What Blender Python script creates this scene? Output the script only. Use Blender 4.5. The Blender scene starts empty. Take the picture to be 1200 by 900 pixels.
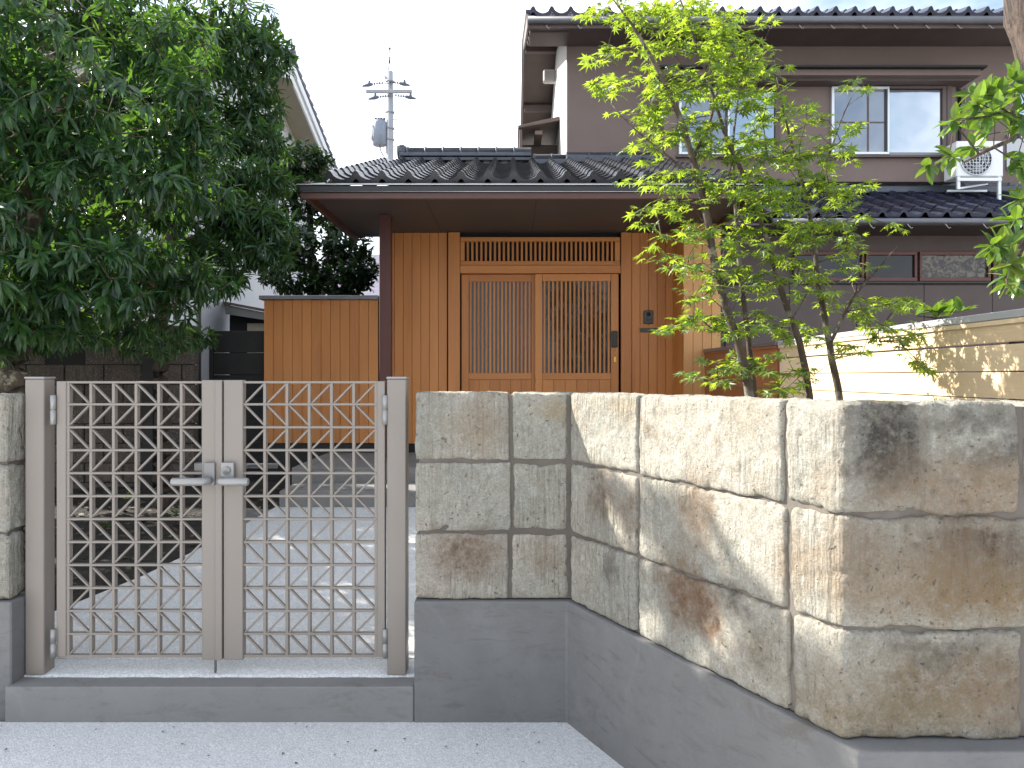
import bpy, bmesh, math, random
import numpy as np
from mathutils import Vector, Matrix, noise
R = math.radians
random.seed(7)
S = bpy.context.scene
COL = S.collection

# ------------------------------------------------------------------ camera, sky, sun, exposure
H = 1.5
cam_d = bpy.data.cameras.new('camera'); cam = bpy.data.objects.new('camera', cam_d); COL.objects.link(cam)
cam.location = (0, 0, H); cam.rotation_euler = (R(90), 0, 0)
cam_d.sensor_width = 36; cam_d.lens = 27; cam_d.shift_y = -9 / 1200
cam_d.clip_start = 0.05; cam_d.clip_end = 1000
S.camera = cam
SUN = Vector((-1.25, 0.60, 1.0)).normalized()          # direction towards the sun
sun_el = math.asin(SUN.z); sun_az = math.atan2(SUN.x, SUN.y)
w = bpy.data.worlds.new('World'); S.world = w; w.use_nodes = True
nt = w.node_tree; nt.nodes.clear()
out = nt.nodes.new('ShaderNodeOutputWorld'); bg = nt.nodes.new('ShaderNodeBackground')
sky = nt.nodes.new('ShaderNodeTexSky'); sky.sky_type = 'NISHITA'; sky.sun_disc = False
sky.sun_elevation = sun_el; sky.sun_rotation = sun_az; sky.air_density = 1.2; sky.dust_density = 2.0; sky.ozone_density = 1.2
bg.inputs['Strength'].default_value = 0.088
tc = nt.nodes.new('ShaderNodeTexCoord'); mp = nt.nodes.new('ShaderNodeMapping'); mp.inputs['Scale'].default_value = (1, 1, 2.2)
mp.inputs['Location'].default_value = (0.3, 0.1, 0.2)
nz = nt.nodes.new('ShaderNodeTexNoise'); nz.inputs['Scale'].default_value = 1.9; nz.inputs['Detail'].default_value = 7; nz.inputs['Roughness'].default_value = .55
rmp = nt.nodes.new('ShaderNodeValToRGB'); rmp.color_ramp.elements[0].position = .36; rmp.color_ramp.elements[1].position = .56
mixw = nt.nodes.new('ShaderNodeMix'); mixw.data_type = 'RGBA'
mixw.inputs['B'].default_value = (7.6, 8.0, 8.7, 1)
L = nt.links.new
L(tc.outputs['Generated'], mp.inputs['Vector']); L(mp.outputs[0], nz.inputs['Vector']); L(nz.outputs['Fac'], rmp.inputs['Fac'])
L(rmp.outputs['Color'], mixw.inputs['Factor']); L(sky.outputs[0], mixw.inputs['A']); L(mixw.outputs['Result'], bg.inputs['Color']); L(bg.outputs[0], out.inputs[0])
sd = bpy.data.lights.new('sun', 'SUN'); so = bpy.data.objects.new('sun', sd); COL.objects.link(so)
sd.energy = 5.0; sd.angle = R(0.55); sd.color = (1, .94, .84)
so.rotation_euler = SUN.to_track_quat('Z', 'Y').to_euler()
S.view_settings.view_transform = 'Standard'; S.view_settings.look = 'None'
S.view_settings.exposure = 1.65; S.view_settings.gamma = 1
S.cycles.max_bounces = 7; S.cycles.diffuse_bounces = 4; S.cycles.transparent_max_bounces = 8

def P(x, y, Y):                                        # photo pixel at depth Y -> point
    return Vector(((x - 600) / 900 * Y, Y, H + (441 - y) / 900 * Y))

# ------------------------------------------------------------------ materials
def new_mat(name):
    m = bpy.data.materials.new(name); m.use_nodes = True
    n = m.node_tree; b = n.nodes['Principled BSDF']
    return m, n, b
def node(n, t, **kw):
    x = n.nodes.new(t)
    for k, v in kw.items():
        if k in x.inputs: x.inputs[k].default_value = v
        else: setattr(x, k, v)
    return x
def pos(n, scale=(1, 1, 1), rnd=False):
    g = n.nodes.new('ShaderNodeNewGeometry'); m = n.nodes.new('ShaderNodeMapping'); m.inputs['Scale'].default_value = scale
    v = g.outputs['Position']
    if rnd:
        oi = n.nodes.new('ShaderNodeObjectInfo'); mu = node(n, 'ShaderNodeMath', operation='MULTIPLY'); mu.inputs[1].default_value = 37.0
        n.links.new(oi.outputs['Random'], mu.inputs[0]); ad = node(n, 'ShaderNodeVectorMath', operation='ADD')
        n.links.new(v, ad.inputs[0]); n.links.new(mu.outputs[0], ad.inputs[1]); v = ad.outputs[0]
    n.links.new(v, m.inputs['Vector'])
    return m.outputs[0]
def nz_(n, vec, scale, detail=4, rough=.5, dist=0):
    t = n.nodes.new('ShaderNodeTexNoise'); t.inputs['Scale'].default_value = scale; t.inputs['Detail'].default_value = detail
    t.inputs['Roughness'].default_value = rough; t.inputs['Distortion'].default_value = dist
    n.links.new(vec, t.inputs['Vector']); return t.outputs['Fac']
def ramp(n, fac, a, b, ca=(0, 0, 0, 1), cb=(1, 1, 1, 1)):
    r = n.nodes.new('ShaderNodeValToRGB'); r.color_ramp.elements[0].position = a; r.color_ramp.elements[1].position = b
    r.color_ramp.elements[0].color = ca; r.color_ramp.elements[1].color = cb
    n.links.new(fac, r.inputs[0]); return r.outputs[0]
def mix(n, fac, a, b, mode='MIX'):
    m = n.nodes.new('ShaderNodeMix'); m.data_type = 'RGBA'; m.blend_type = mode
    for s, v in (('Factor', fac), ('A', a), ('B', b)):
        if isinstance(v, (int, float)): m.inputs[s].default_value = v
        elif isinstance(v, tuple): m.inputs[s].default_value = v if len(v) == 4 else v + (1,)
        else: n.links.new(v, m.inputs[s])
    return m.outputs['Result']
def math_(n, op, a, b=None, clamp=False):
    m = n.nodes.new('ShaderNodeMath'); m.operation = op; m.use_clamp = clamp
    for i, v in enumerate((a, b)):
        if v is None: continue
        if isinstance(v, (int, float)): m.inputs[i].default_value = v
        else: n.links.new(v, m.inputs[i])
    return m.outputs[0]
def bump(n, b, h, dist=.01, strength=1):
    bp = n.nodes.new('ShaderNodeBump'); bp.inputs['Distance'].default_value = dist; bp.inputs['Strength'].default_value = strength
    n.links.new(h, bp.inputs['Height']); n.links.new(bp.outputs[0], b.inputs['Normal'])
def c3(*a): return tuple(a) + (1,)

def simple(name, col, rough=.6, metal=0, var=.15, scale=6, bmp=0, bscale=60, spec=.5, rnd=0.0):
    m, n, b = new_mat(name)
    v = pos(n)
    f = nz_(n, v, scale, 5, .6)
    a = tuple(c * (1 - var) for c in col); d = tuple(min(1, c * (1 + var)) for c in col)
    c = mix(n, ramp(n, f, .3, .7), a, d)
    if rnd:
        oi = n.nodes.new('ShaderNodeObjectInfo')
        c = mix(n, oi.outputs['Random'], c, mix(n, 1.0, c, (1 - rnd,) * 3, 'MULTIPLY'))
    n.links.new(c, b.inputs['Base Color'])
    b.inputs['Roughness'].default_value = rough; b.inputs['Metallic'].default_value = metal
    b.inputs['Specular IOR Level'].default_value = spec
    if bmp: bump(n, b, nz_(n, v, bscale, 4, .6), bmp)
    return m

def wood(name, axis, base=(.54, .220, .062), dark=(.44, .165, .044)):
    m, n, b = new_mat(name)
    sc = {'x': (.6, 14, 14), 'y': (14, .6, 14), 'z': (14, 14, .6)}[axis]
    v = pos(n, sc, True)
    f = nz_(n, v, 3.0, 6, .6, .8)
    c = mix(n, ramp(n, f, .3, .72), dark, base)
    sc2 = {'x': (.3, 2, 2), 'y': (2, .3, 2), 'z': (2, 2, .3)}[axis]
    v2 = pos(n, sc2, True)
    c = mix(n, ramp(n, nz_(n, v2, 1.5, 2), .35, .7), c, (base[0] * 1.12, base[1] * 1.12, base[2] * 1.1))
    oi = n.nodes.new('ShaderNodeObjectInfo')
    c = mix(n, oi.outputs['Random'], c, mix(n, 1.0, c, (.90, .87, .83), 'MULTIPLY'))
    vk = n.nodes.new('ShaderNodeTexVoronoi'); vk.inputs['Scale'].default_value = 1.1
    scK = {'x': (1.2, 3, 3), 'y': (3, 1.2, 3), 'z': (3, 3, 1.2)}[axis]
    n.links.new(pos(n, scK, True), vk.inputs['Vector'])
    c = mix(n, ramp(n, vk.outputs['Distance'], .03, .07, (.55, .55, .55, 1), (0, 0, 0, 1)), c, (.16, .07, .025))
    n.links.new(c, b.inputs['Base Color']); b.inputs['Roughness'].default_value = .5
    bump(n, b, f, .002)
    return m

def concrete(name, col, var=.12, speck=0, rough=.85, trowel=False):
    m, n, b = new_mat(name)
    v = pos(n)
    big = nz_(n, v, 1.6, 5, .62, .5)
    c = mix(n, ramp(n, big, .3, .72), tuple(x * (1 - var) for x in col), tuple(x * (1 + var) for x in col))
    mid = nz_(n, v, 9, 6, .7)
    c = mix(n, ramp(n, mid, .45, .75), c, tuple(x * (1 - var * .9) for x in col))
    if trowel:
        v3 = pos(n, (1, 1, 3.5)); s = nz_(n, v3, 5, 5, .7, 1.2)
        c = mix(n, ramp(n, s, .55, .72, (0, 0, 0, 1), (.7, .7, .7, 1)), c, tuple(x * .66 for x in col))
        s2 = nz_(n, v3, 2.6, 5, .7, 1.5)
        c = mix(n, ramp(n, s2, .58, .68, (0, 0, 0, 1), (.6, .6, .6, 1)), c, (col[0] * .74, col[1] * .66, col[2] * .58))
        s3 = nz_(n, pos(n, (1, 1, .8)), 2.1, 6, .75, 2.0); c = mix(n, ramp(n, s3, .60, .72, (0, 0, 0, 1), (.4, .4, .4, 1)), c, tuple(x * 1.3 for x in col))
        ed = ramp(n, nz_(n, pos(n, (1, 1, 1)), 6, 6, .85, 3.0), .495, .5, (0, 0, 0, 1), (1, 1, 1, 1)); ed2 = ramp(n, nz_(n, pos(n, (1, 1, 1)), 6, 6, .85, 3.0), .5, .507, (1, 1, 1, 1), (0, 0, 0, 1)); c = mix(n, math_(n, 'MULTIPLY', math_(n, 'MULTIPLY', ed, ed2), ramp(n, s2, .5, .56)), c, tuple(x * .55 for x in col))
    hb = nz_(n, v, 130, 3, .6)
    if speck:
        vo = n.nodes.new('ShaderNodeTexVoronoi'); vo.inputs['Scale'].default_value = speck; n.links.new(v, vo.inputs['Vector'])
        sep = n.nodes.new('ShaderNodeSeparateColor'); n.links.new(vo.outputs['Color'], sep.inputs[0])
        c = mix(n, ramp(n, sep.outputs[0], .62, .95, (0, 0, 0, 1), (.6, .6, .6, 1)), c, tuple(x * .66 for x in col))
        c = mix(n, ramp(n, sep.outputs[1], .6, .9, (0, 0, 0, 1), (.6, .6, .6, 1)), c, tuple(min(1, x * 1.35) for x in col))
        blot = nz_(n, v, 14, 5, .8)
        c = mix(n, ramp(n, blot, .62, .74, (0, 0, 0, 1), (.5, .5, .5, 1)), c, tuple(x * .45 for x in col))
        hb = math_(n, 'ADD', hb, math_(n, 'MULTIPLY', vo.outputs['Distance'], -.5))
    n.links.new(c, b.inputs['Base Color']); b.inputs['Roughness'].default_value = rough
    b.inputs['Specular IOR Level'].default_value = .3
    bump(n, b, hb, .004 if speck else .0015)
    return m

def spots(n, v, c, lst):                               # stains, each with its own centre, size and colour
    wob = n.nodes.new('ShaderNodeTexNoise'); wob.inputs['Scale'].default_value = 9; wob.inputs['Detail'].default_value = 6; wob.inputs['Roughness'].default_value = .65
    n.links.new(v, wob.inputs['Vector'])
    sub = node(n, 'ShaderNodeVectorMath', operation='MULTIPLY_ADD')
    n.links.new(wob.outputs['Color'], sub.inputs[0]); sub.inputs[1].default_value = (.22, .22, .22); n.links.new(v, sub.inputs[2])
    grain = ramp(n, nz_(n, v, 34, 7, .8), .36, .60, (.5, .5, .5, 1), (1.3, 1.3, 1.3, 1))
    for (p, r, sx, sz, col, st) in lst:
        d = node(n, 'ShaderNodeVectorMath', operation='SUBTRACT'); n.links.new(sub.outputs[0], d.inputs[0]); d.inputs[1].default_value = (p[0] + .11, p[1] + .11, p[2] + .11)
        e = node(n, 'ShaderNodeVectorMath', operation='MULTIPLY'); n.links.new(d.outputs[0], e.inputs[0]); e.inputs[1].default_value = (1 / sx, 1 / sx, 1 / sz)
        l = node(n, 'ShaderNodeVectorMath', operation='LENGTH'); n.links.new(e.outputs[0], l.inputs[0])
        f = ramp(n, l.outputs['Value'], r * .5, r * 1.55, (st, st, st, 1), (0, 0, 0, 1)); f = math_(n, 'MULTIPLY', f, grain, True)
        c = mix(n, f, c, col)
    return c

def stone(name, stains=(), base=(.50, .475, .42), cool=(.39, .40, .365), brown=(.27, .20, .14)):
    m, n, b = new_mat(name)
    v = pos(n); vr = pos(n, (1, 1, 1), True)
    c = mix(n, ramp(n, nz_(n, vr, 2.2, 4, .6), .35, .65), base, cool)
    c = mix(n, ramp(n, nz_(n, vr, 3.3, 6, .7, .6), .54, .74, (0, 0, 0, 1), (.65, .65, .65, 1)), c, brown)
    c = mix(n, ramp(n, nz_(n, vr, 28, 6, .75), .35, .65), c, mix(n, 1.0, c, (.74, .71, .66), 'MULTIPLY'))
    c = mix(n, ramp(n, nz_(n, vr, 75, 3, .7), .55, .68, (0, 0, 0, 1), (.5, .5, .5, 1)), c, (.55, .54, .47))
    c = spots(n, v, c, stains)
    pitn = nz_(n, vr, 42, 3, .55)
    pit = ramp(n, pitn, .69, .74)
    pit2 = ramp(n, nz_(n, vr, 95, 2, .5), .68, .73)
    c = mix(n, math_(n, 'MULTIPLY', pit, .6), c, (.13, .10, .075))
    c = mix(n, math_(n, 'MULTIPLY', pit2, .6), c, (.12, .09, .06))
    # tooling: upright chisel lines in patches
    vs = pos(n, (1, 1, .05)); st = nz_(n, vs, 62, 2, .5)
    msk = ramp(n, nz_(n, vr, 3.1, 2), .42, .54)
    tool = math_(n, 'MULTIPLY', st, msk)
    h = math_(n, 'ADD', math_(n, 'MULTIPLY', nz_(n, v, 38, 8, .8), 1.3), math_(n, 'MULTIPLY', tool, 2.2)); h = math_(n, 'ADD', h, math_(n, 'MULTIPLY', nz_(n, v, 140, 4, .7), .55))
    c = mix(n, ramp(n, nz_(n, v, 120, 5, .8), .38, .60, (.46, .46, .46, 1), (0, 0, 0, 1)), c, (.16, .135, .10))
    c = mix(n, math_(n, 'MULTIPLY', ramp(n, tool, .42, .62), .35), c, (.22, .19, .15))
    h = math_(n, 'SUBTRACT', h, math_(n, 'MULTIPLY', pit, 1.0)); h = math_(n, 'SUBTRACT', h, math_(n, 'MULTIPLY', pit2, .6))
    n.links.new(c, b.inputs['Base Color']); b.inputs['Roughness'].default_value = .95; b.inputs['Specular IOR Level'].default_value = .15
    bump(n, b, h, .011, 1)
    return m

def leaf_mat(name, dark, light, trans, gloss=.38, tw=.35, warm=None):
    m = bpy.data.materials.new(name); m.use_nodes = True; n = m.node_tree; n.nodes.clear()
    o = n.nodes.new('ShaderNodeOutputMaterial')
    v = pos(n)
    f = ramp(n, math_(n, 'ADD', math_(n, 'MULTIPLY', nz_(n, v, 17, 2, .6), .6), math_(n, 'MULTIPLY', nz_(n, v, 4.5, 2, .6), .4)), .40, .60)
    c = mix(n, f, dark, light)
    t = mix(n, f, tuple(x * .45 for x in trans), trans)
    if warm:
        wf = ramp(n, nz_(n, v, 3.1, 2, .6), .56, .68)
        c = mix(n, wf, c, warm)
    b = n.nodes.new('ShaderNodeBsdfPrincipled'); b.inputs['Roughness'].default_value = gloss; b.inputs['Specular IOR Level'].default_value = .5
    n.links.new(c, b.inputs['Base Color'])
    tr = n.nodes.new('ShaderNodeBsdfTranslucent'); n.links.new(t, tr.inputs['Color'])
    ms = n.nodes.new('ShaderNodeMixShader'); ms.inputs[0].default_value = tw
    n.links.new(b.outputs[0], ms.inputs[1]); n.links.new(tr.outputs[0], ms.inputs[2]); n.links.new(ms.outputs[0], o.inputs[0])
    return m

def glass_mat(name, base, refl=.4, rough=.02):
    m, n, b = new_mat(name)
    b.inputs['Base Color'].default_value = c3(*base); b.inputs['Roughness'].default_value = .6; b.inputs['Specular IOR Level'].default_value = 0
    g = n.nodes.new('ShaderNodeBsdfGlossy'); g.inputs['Roughness'].default_value = rough; g.inputs['Color'].default_value = (.9, .93, .95, 1)
    wv = nz_(n, pos(n), 1.2, 2); bp = n.nodes.new('ShaderNodeBump'); bp.inputs['Distance'].default_value = .01; n.links.new(wv, bp.inputs['Height']); n.links.new(bp.outputs[0], g.inputs['Normal'])
    ms = n.nodes.new('ShaderNodeMixShader'); ms.inputs[0].default_value = refl
    n.links.new(b.outputs[0], ms.inputs[1]); n.links.new(g.outputs[0], ms.inputs[2])
    n.links.new(ms.outputs[0], n.nodes['Material Output'].inputs[0])
    return m

def bark(name, col, dark, sc=(1, 1, .25), lich=None):
    m, n, b = new_mat(name)
    v = pos(n, sc); f = nz_(n, v, 26, 6, .7, .4)
    c = mix(n, ramp(n, f, .35, .62), dark, col)
    if lich:
        c = mix(n, ramp(n, nz_(n, pos(n), 9, 5, .7), .54, .62), c, lich)
    n.links.new(c, b.inputs['Base Color']); b.inputs['Roughness'].default_value = .9
    bump(n, b, f, .012)
    return m

M = {}
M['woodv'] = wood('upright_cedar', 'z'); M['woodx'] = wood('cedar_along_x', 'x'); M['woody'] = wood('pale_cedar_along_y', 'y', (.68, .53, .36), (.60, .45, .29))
M['woodred'] = wood('shade_painted_cedar_along_x', 'x', (.30, .115, .045), (.23, .08, .03))  # shaded stretch of side fence: roof shade put into a darker cedar
M['woodpale'] = wood('bounce_painted_upright_cedar', 'z', (.54, .28, .105), (.45, .21, .075))  # box front: light bounced off the fence put into a paler cedar
M['postred'] = wood('dark_red_post', 'z', (.085, .024, .017), (.045, .014, .011))
M['fascia'] = simple('brown_fascia', (.070, .028, .020), .4, var=.1)
M['soffit'] = simple('soffit_board', (.072, .062, .058), .6, var=.06, scale=2)
M['conc'] = concrete('grey_mortar', (.148, .147, .146), .12, 0, trowel=True)
M['sill'] = concrete('step_concrete', (.19, .188, .182), .08, 0, trowel=True)
M['agg'] = concrete('exposed_aggregate', (.56, .565, .57), .06, 170)
M['aggdark'] = concrete('dark_aggregate', (.19, .19, .19), .1, 110)
M['mortar'] = concrete('joint_mortar', (.120, .105, .090), .3, 0)
M['gate'] = simple('taupe_aluminium', (.215, .190, .167), .5, .15, .03, 3, .0004, 300)
M['gatel'] = simple('pale_metal', (.27, .265, .26), .35, .3, .03)
M['gunmetal'] = simple('handle_grey', (.20, .20, .20), .4, .5, .03)
M['dkmetal'] = simple('dark_bronze', (.05, .045, .042), .4, .3, .05)
M['black'] = simple('black_plastic', (.012, .012, .013), .4, 0, .1)
M['brass'] = simple('brass_tag', (.65, .42, .10), .35, .8, .05)
M['plaster'] = simple('taupe_plaster', (.168, .128, .114), .9, 0, .06, 2.2, .0012, 150)
M['sideplaster'] = simple('sun_painted_render', (.55, .54, .52), .9, 0, .04, 2, .001, 120)  # flank wall: sunlight put into a paler render colour
M['dkwood'] = simple('brown_stained_timber', (.095, .070, .064), .6, 0, .12, 4)
M['dark'] = simple('dark_void', (.012, .011, .011), .8, 0, .1)
M['tile'] = simple('silver_black_tile', (.024, .026, .033), .24, .15, .3, 9, .0008, 180, rnd=.35)
M['tile2'] = simple('blue_black_tile', (.024, .028, .056), .24, .1, .25, 9, .0008, 180, rnd=.35)
M['tile3'] = simple('slate_blue_ridge_tile', (.065, .075, .095), .35, .15, .2, 9, rnd=.2)
M['eavemetal'] = simple('eave_sheet', (.085, .075, .078), .38, .15, .1, 5)
M['eavelip'] = simple('bright_lip', (.45, .45, .45), .3, .7, .05)
M['gutter'] = simple('gutter_grey', (.13, .135, .15), .4, .2, .1)
M['white'] = simple('white_paint', (.72, .73, .74), .45, 0, .03)
M['whitewall'] = simple('white_render', (.62, .63, .66), .9, 0, .06, 1.2, .001, 90)
M['cream'] = simple('cream_soffit', (.42, .37, .27), .8, 0, .05)
M['purpletile'] = simple('purple_grey_tile', (.13, .12, .16), .5, 0, .2)
M['capbright'] = simple('sun_painted_cap', (.42, .42, .45), .4, .2, .05)  # grey cap metal with sunlight put into a paler base colour
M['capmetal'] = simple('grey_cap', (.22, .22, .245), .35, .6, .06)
M['alum'] = simple('white_aluminium', (.66, .69, .72), .35, .3, .03)
M['brownframe'] = simple('brown_frame', (.12, .045, .035), .45, 0, .1)
M['paneA'] = glass_mat('reflecting_pane', (.16, .18, .22), .50)
M['paneB'] = glass_mat('curtained_pane', (.13, .135, .165), .25)
M['paneD'] = glass_mat('dark_pane', (.022, .020, .020), .035, .04)
m, n, b = new_mat('painted_reflection_pane')  # leafy reflections painted into the pane colour with noise
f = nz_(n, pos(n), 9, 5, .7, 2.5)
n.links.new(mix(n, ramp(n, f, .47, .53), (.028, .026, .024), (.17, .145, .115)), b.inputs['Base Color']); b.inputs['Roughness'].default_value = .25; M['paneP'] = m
M['poleconc'] = simple('pole_concrete', (.30, .31, .33), .8, 0, .08, 3)
M['transf'] = simple('transformer_grey', (.22, .25, .31), .5, .2, .08)
M['insul'] = simple('insulator_grey', (.09, .10, .13), .4, 0, .1)
M['soil'] = simple('dark_soil', (.016, .013, .010), 1, 0, .5, 30, .03, 26)
M['litter'] = simple('dead_leaves', (.075, .062, .042), .8, 0, .6, 22)
M['blackfence'] = simple('black_stained_board', (.018, .017, .018), .7, 0, .3, 5, rnd=.3)
M['block'] = stone('old_block', (), (.115, .095, .09), (.085, .075, .08), (.10, .05, .042))
M['groundm'] = concrete('plain_ground', (.20, .19, .17), .2)
M['barkA'] = bark('lichened_bark', (.10, .075, .05), (.03, .022, .016), lich=(.24, .22, .16))
M['barkB'] = bark('dark_bark', (.07, .05, .035), (.02, .015, .011))
M['barkM'] = bark('maple_bark', (.095, .072, .055), (.035, .026, .019), lich=(.17, .155, .13))
M['barkP'] = bark('furrowed_bark', (.11, .078, .064), (.012, .009, .008), (1, 1, .22))
M['leafL'] = leaf_mat('evergreen_leaf', (.010, .034, .017), (.032, .082, .028), (.20, .42, .04), .34, .28)
M['leafD'] = leaf_mat('camellia_leaf', (.010, .028, .014), (.022, .050, .018), (.16, .32, .03), .3, .2)
M['leafM'] = leaf_mat('maple_leaf', (.014, .046, .020), (.066, .145, .024), (.50, .68, .045), .40, .48, warm=(.10, .15, .035))
M['leafR'] = leaf_mat('broad_leaf', (.024, .070, .018), (.065, .135, .026), (.28, .46, .035), .3, .35, warm=(.16, .19, .04))

# ------------------------------------------------------------------ builders
WL = {}                                                # world location of parents
def setp(o, label=None, cat=None, group=None, kind=None):
    if label: o['label'] = label
    if cat: o['category'] = cat
    if group: o['group'] = group
    if kind: o['kind'] = kind
    return o
def thing(name, label, cat, loc, group=None, kind=None):
    o = bpy.data.objects.new(name, None); COL.objects.link(o); o.location = loc; o.empty_display_size = .1
    WL[o] = Vector(loc); return setp(o, label, cat, group, kind)
def place(name, me, loc, parent=None, rot=None, scale=None):
    o = bpy.data.objects.new(name, me); COL.objects.link(o)
    WL[o] = Vector(loc)
    if parent: o.parent = parent; o.location = Vector(loc) - WL[parent]
    else: o.location = loc
    if rot is not None: o.rotation_euler = rot
    if scale is not None: o.scale = scale
    return o
def from_bm(name, bm, mat, parent=None, smooth=False, center=True):
    me = bpy.data.meshes.new(name)
    bmesh.ops.recalc_face_normals(bm, faces=bm.faces)
    c = Vector((0, 0, 0))
    if center and bm.verts:
        mn = Vector([min(v.co[i] for v in bm.verts) for i in range(3)]); mx = Vector([max(v.co[i] for v in bm.verts) for i in range(3)])
        c = (mn + mx) / 2; c.z = mn.z
        for v in bm.verts: v.co -= c
    bm.to_mesh(me); bm.free(); me.materials.append(mat)
    if smooth:
        for p in me.polygons: p.use_smooth = True
    return place(name, me, c, parent)
_bc = {}
def box_mesh(sx, sy, sz, mat, bev=.003):
    k = (round(sx, 4), round(sy, 4), round(sz, 4), mat.name, bev)
    if k in _bc: return _bc[k]
    bm = bmesh.new(); bmesh.ops.create_cube(bm, size=1)
    for v in bm.verts: v.co = Vector((v.co.x * sx, v.co.y * sy, v.co.z * sz))
    if bev: bmesh.ops.bevel(bm, geom=list(bm.edges), offset=min(bev, .3 * min(sx, sy, sz)), segments=1, affect='EDGES')
    me = bpy.data.meshes.new('box'); bm.to_mesh(me); bm.free(); me.materials.append(mat); _bc[k] = me
    return me
def box(name, x0, x1, y0, y1, z0, z1, mat, parent=None, bev=.003, rot=None):
    me = box_mesh(abs(x1 - x0), abs(y1 - y0), abs(z1 - z0), mat, bev)
    return place(name, me, ((x0 + x1) / 2, (y0 + y1) / 2, (z0 + z1) / 2), parent, rot)
def prism_bm(poly, z0, z1, bm=None):                   # poly of (x, y), flat top and bottom
    bm = bm or bmesh.new()
    a = [bm.verts.new((x, y, z0)) for x, y in poly]; b = [bm.verts.new((x, y, z1)) for x, y in poly]
    bm.faces.new(a[::-1]); bm.faces.new(b)
    for i in range(len(poly)):
        j = (i + 1) % len(poly); bm.faces.new((a[i], a[j], b[j], b[i]))
    return bm
def hexa(name, pts, mat, parent=None, bev=.003):       # 8 corners: bottom ring of 4 then top ring of 4
    bm = bmesh.new(); v = [bm.verts.new(p) for p in pts]
    for f in ((3, 2, 1, 0), (4, 5, 6, 7), (0, 1, 5, 4), (1, 2, 6, 5), (2, 3, 7, 6), (3, 0, 4, 7)): bm.faces.new([v[i] for i in f])
    if bev: bmesh.ops.bevel(bm, geom=list(bm.edges), offset=bev, segments=1, affect='EDGES')
    return from_bm(name, bm, mat, parent)
def tube_bm(bm, pts, rad, n=8, cap=True):
    rings = []; up = Vector((0, 0, 1))
    for i, p in enumerate(pts):
        d = (pts[min(i + 1, len(pts) - 1)] - pts[max(i - 1, 0)])
        if d.length < 1e-7: d = Vector((0, 0, 1))
        d.normalize(); a = d.cross(up)
        if a.length < .05: a = d.cross(Vector((1, 0, 0)))
        a.normalize(); b = d.cross(a)
        r = rad[i] if isinstance(rad, (list, tuple)) else rad
        rings.append([bm.verts.new(p + (a * math.cos(2 * math.pi * k / n) + b * math.sin(2 * math.pi * k / n)) * r) for k in range(n)])
    for q, s in zip(rings, rings[1:]):
        for k in range(n):
            bm.faces.new((q[k], q[(k + 1) % n], s[(k + 1) % n], s[k]))
    if cap: bm.faces.new(rings[0][::-1]); bm.faces.new(rings[-1])
    return bm
def tube(name, pts, rad, mat, parent=None, n=10):
    bm = bmesh.new(); tube_bm(bm, [Vector(p) for p in pts], rad, n); return from_bm(name, bm, mat, parent, True)
def grid(name, x0, x1, y0, y1, nx, ny, f, mat, kind='structure'):
    vs = []; fs = []
    for j in range(ny + 1):
        for i in range(nx + 1):
            x = x0 + (x1 - x0) * i / nx; y = y0 + (y1 - y0) * j / ny; vs.append((x, y, f(x, y)))
    for j in range(ny):
        for i in range(nx):
            a = j * (nx + 1) + i; fs.append((a, a + 1, a + nx + 2, a + nx + 1))
    me = bpy.data.meshes.new(name); me.from_pydata(vs, [], fs); me.materials.append(mat)
    for p in me.polygons: p.use_smooth = True
    o = bpy.data.objects.new(name, me); COL.objects.link(o); WL[o] = Vector((0, 0, 0))
    if kind: o['kind'] = kind
    return o

# ------------------------------------------------------------------ setting: ground, road, path
def pathz(y): return .165 + .0757 * (y - 3.5)
grid('ground', -250, 250, -250, 250, 2, 2, lambda x, y: -.03, M['groundm'])
grid('road', -14, 14, -12, 3.335, 2, 2, lambda x, y: 0, M['agg'])
def soilz(x, y):
    z = .10 + .07 * (min(y, 7.2) - 3.5)
    return z + .035 * noise.noise(Vector((x * 2.3, y * 2.3, 0))) + .014 * noise.noise(Vector((x * 9, y * 9, 3)))
grid('garden_soil', -9, 9, 3.50, 20, 150, 120, soilz, M['soil'])
# sill in front of the gate and the pale pad behind it
sill = from_bm('gate_sill', prism_bm([(-2.2, 3.33), (-.4265, 3.33), (-.4265, 3.455), (-2.2, 3.455)], -.02, .153), M['sill'], None); sill['kind'] = 'structure'
bev = sill.modifiers.new('bevel', 'BEVEL'); bev.width = .006; bev.segments = 2
def padz(x, y): return .158 + .006 * noise.noise(Vector((x * 7, y * 9, 0))) + .004
vs = []; fs = []
n = 60
for i in range(n + 1):
    x = -2.19 + 1.76 * i / n
    e = .008 * noise.noise(Vector((x * 9, 2.2, 0))) + .006 * noise.noise(Vector((x * 30, 2.2, 0)))
    for j, (yy, zz) in enumerate(((3.435 + e, .1535), (3.447 + e, .162), (3.50, .166), (3.62, .170))): vs.append((x, yy, zz))
for i in range(n):
    for j in range(3):
        a = i * 4 + j; fs.append((a, a + 4, a + 5, a + 1))
me = bpy.data.meshes.new('pad'); me.from_pydata(vs, [], fs); me.materials.append(M['agg']); pad = place('threshold_paving', me, (0, 0, 0)); pad['kind'] = 'structure'
poly = [(-2.62, 3.615), (-2.57, 4.0), (-2.44, 4.35), (-2.30, 4.75), (-2.20, 5.2), (-2.13, 5.6), (-2.06, 6.1), (-2.0, 6.53), (1.2, 6.53), (1.2, 5.0), (.5, 3.9), (.35, 3.615)]
bm = bmesh.new()
a = [bm.verts.new((x, y, pathz(y) - .12)) for x, y in poly]; b = [bm.verts.new((x, y, pathz(y))) for x, y in poly]
bm.faces.new(a[::-1]); bm.faces.new(b)
for i in range(len(poly)): j = (i + 1) % len(poly); bm.faces.new((a[i], a[j], b[j], b[i]))
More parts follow.
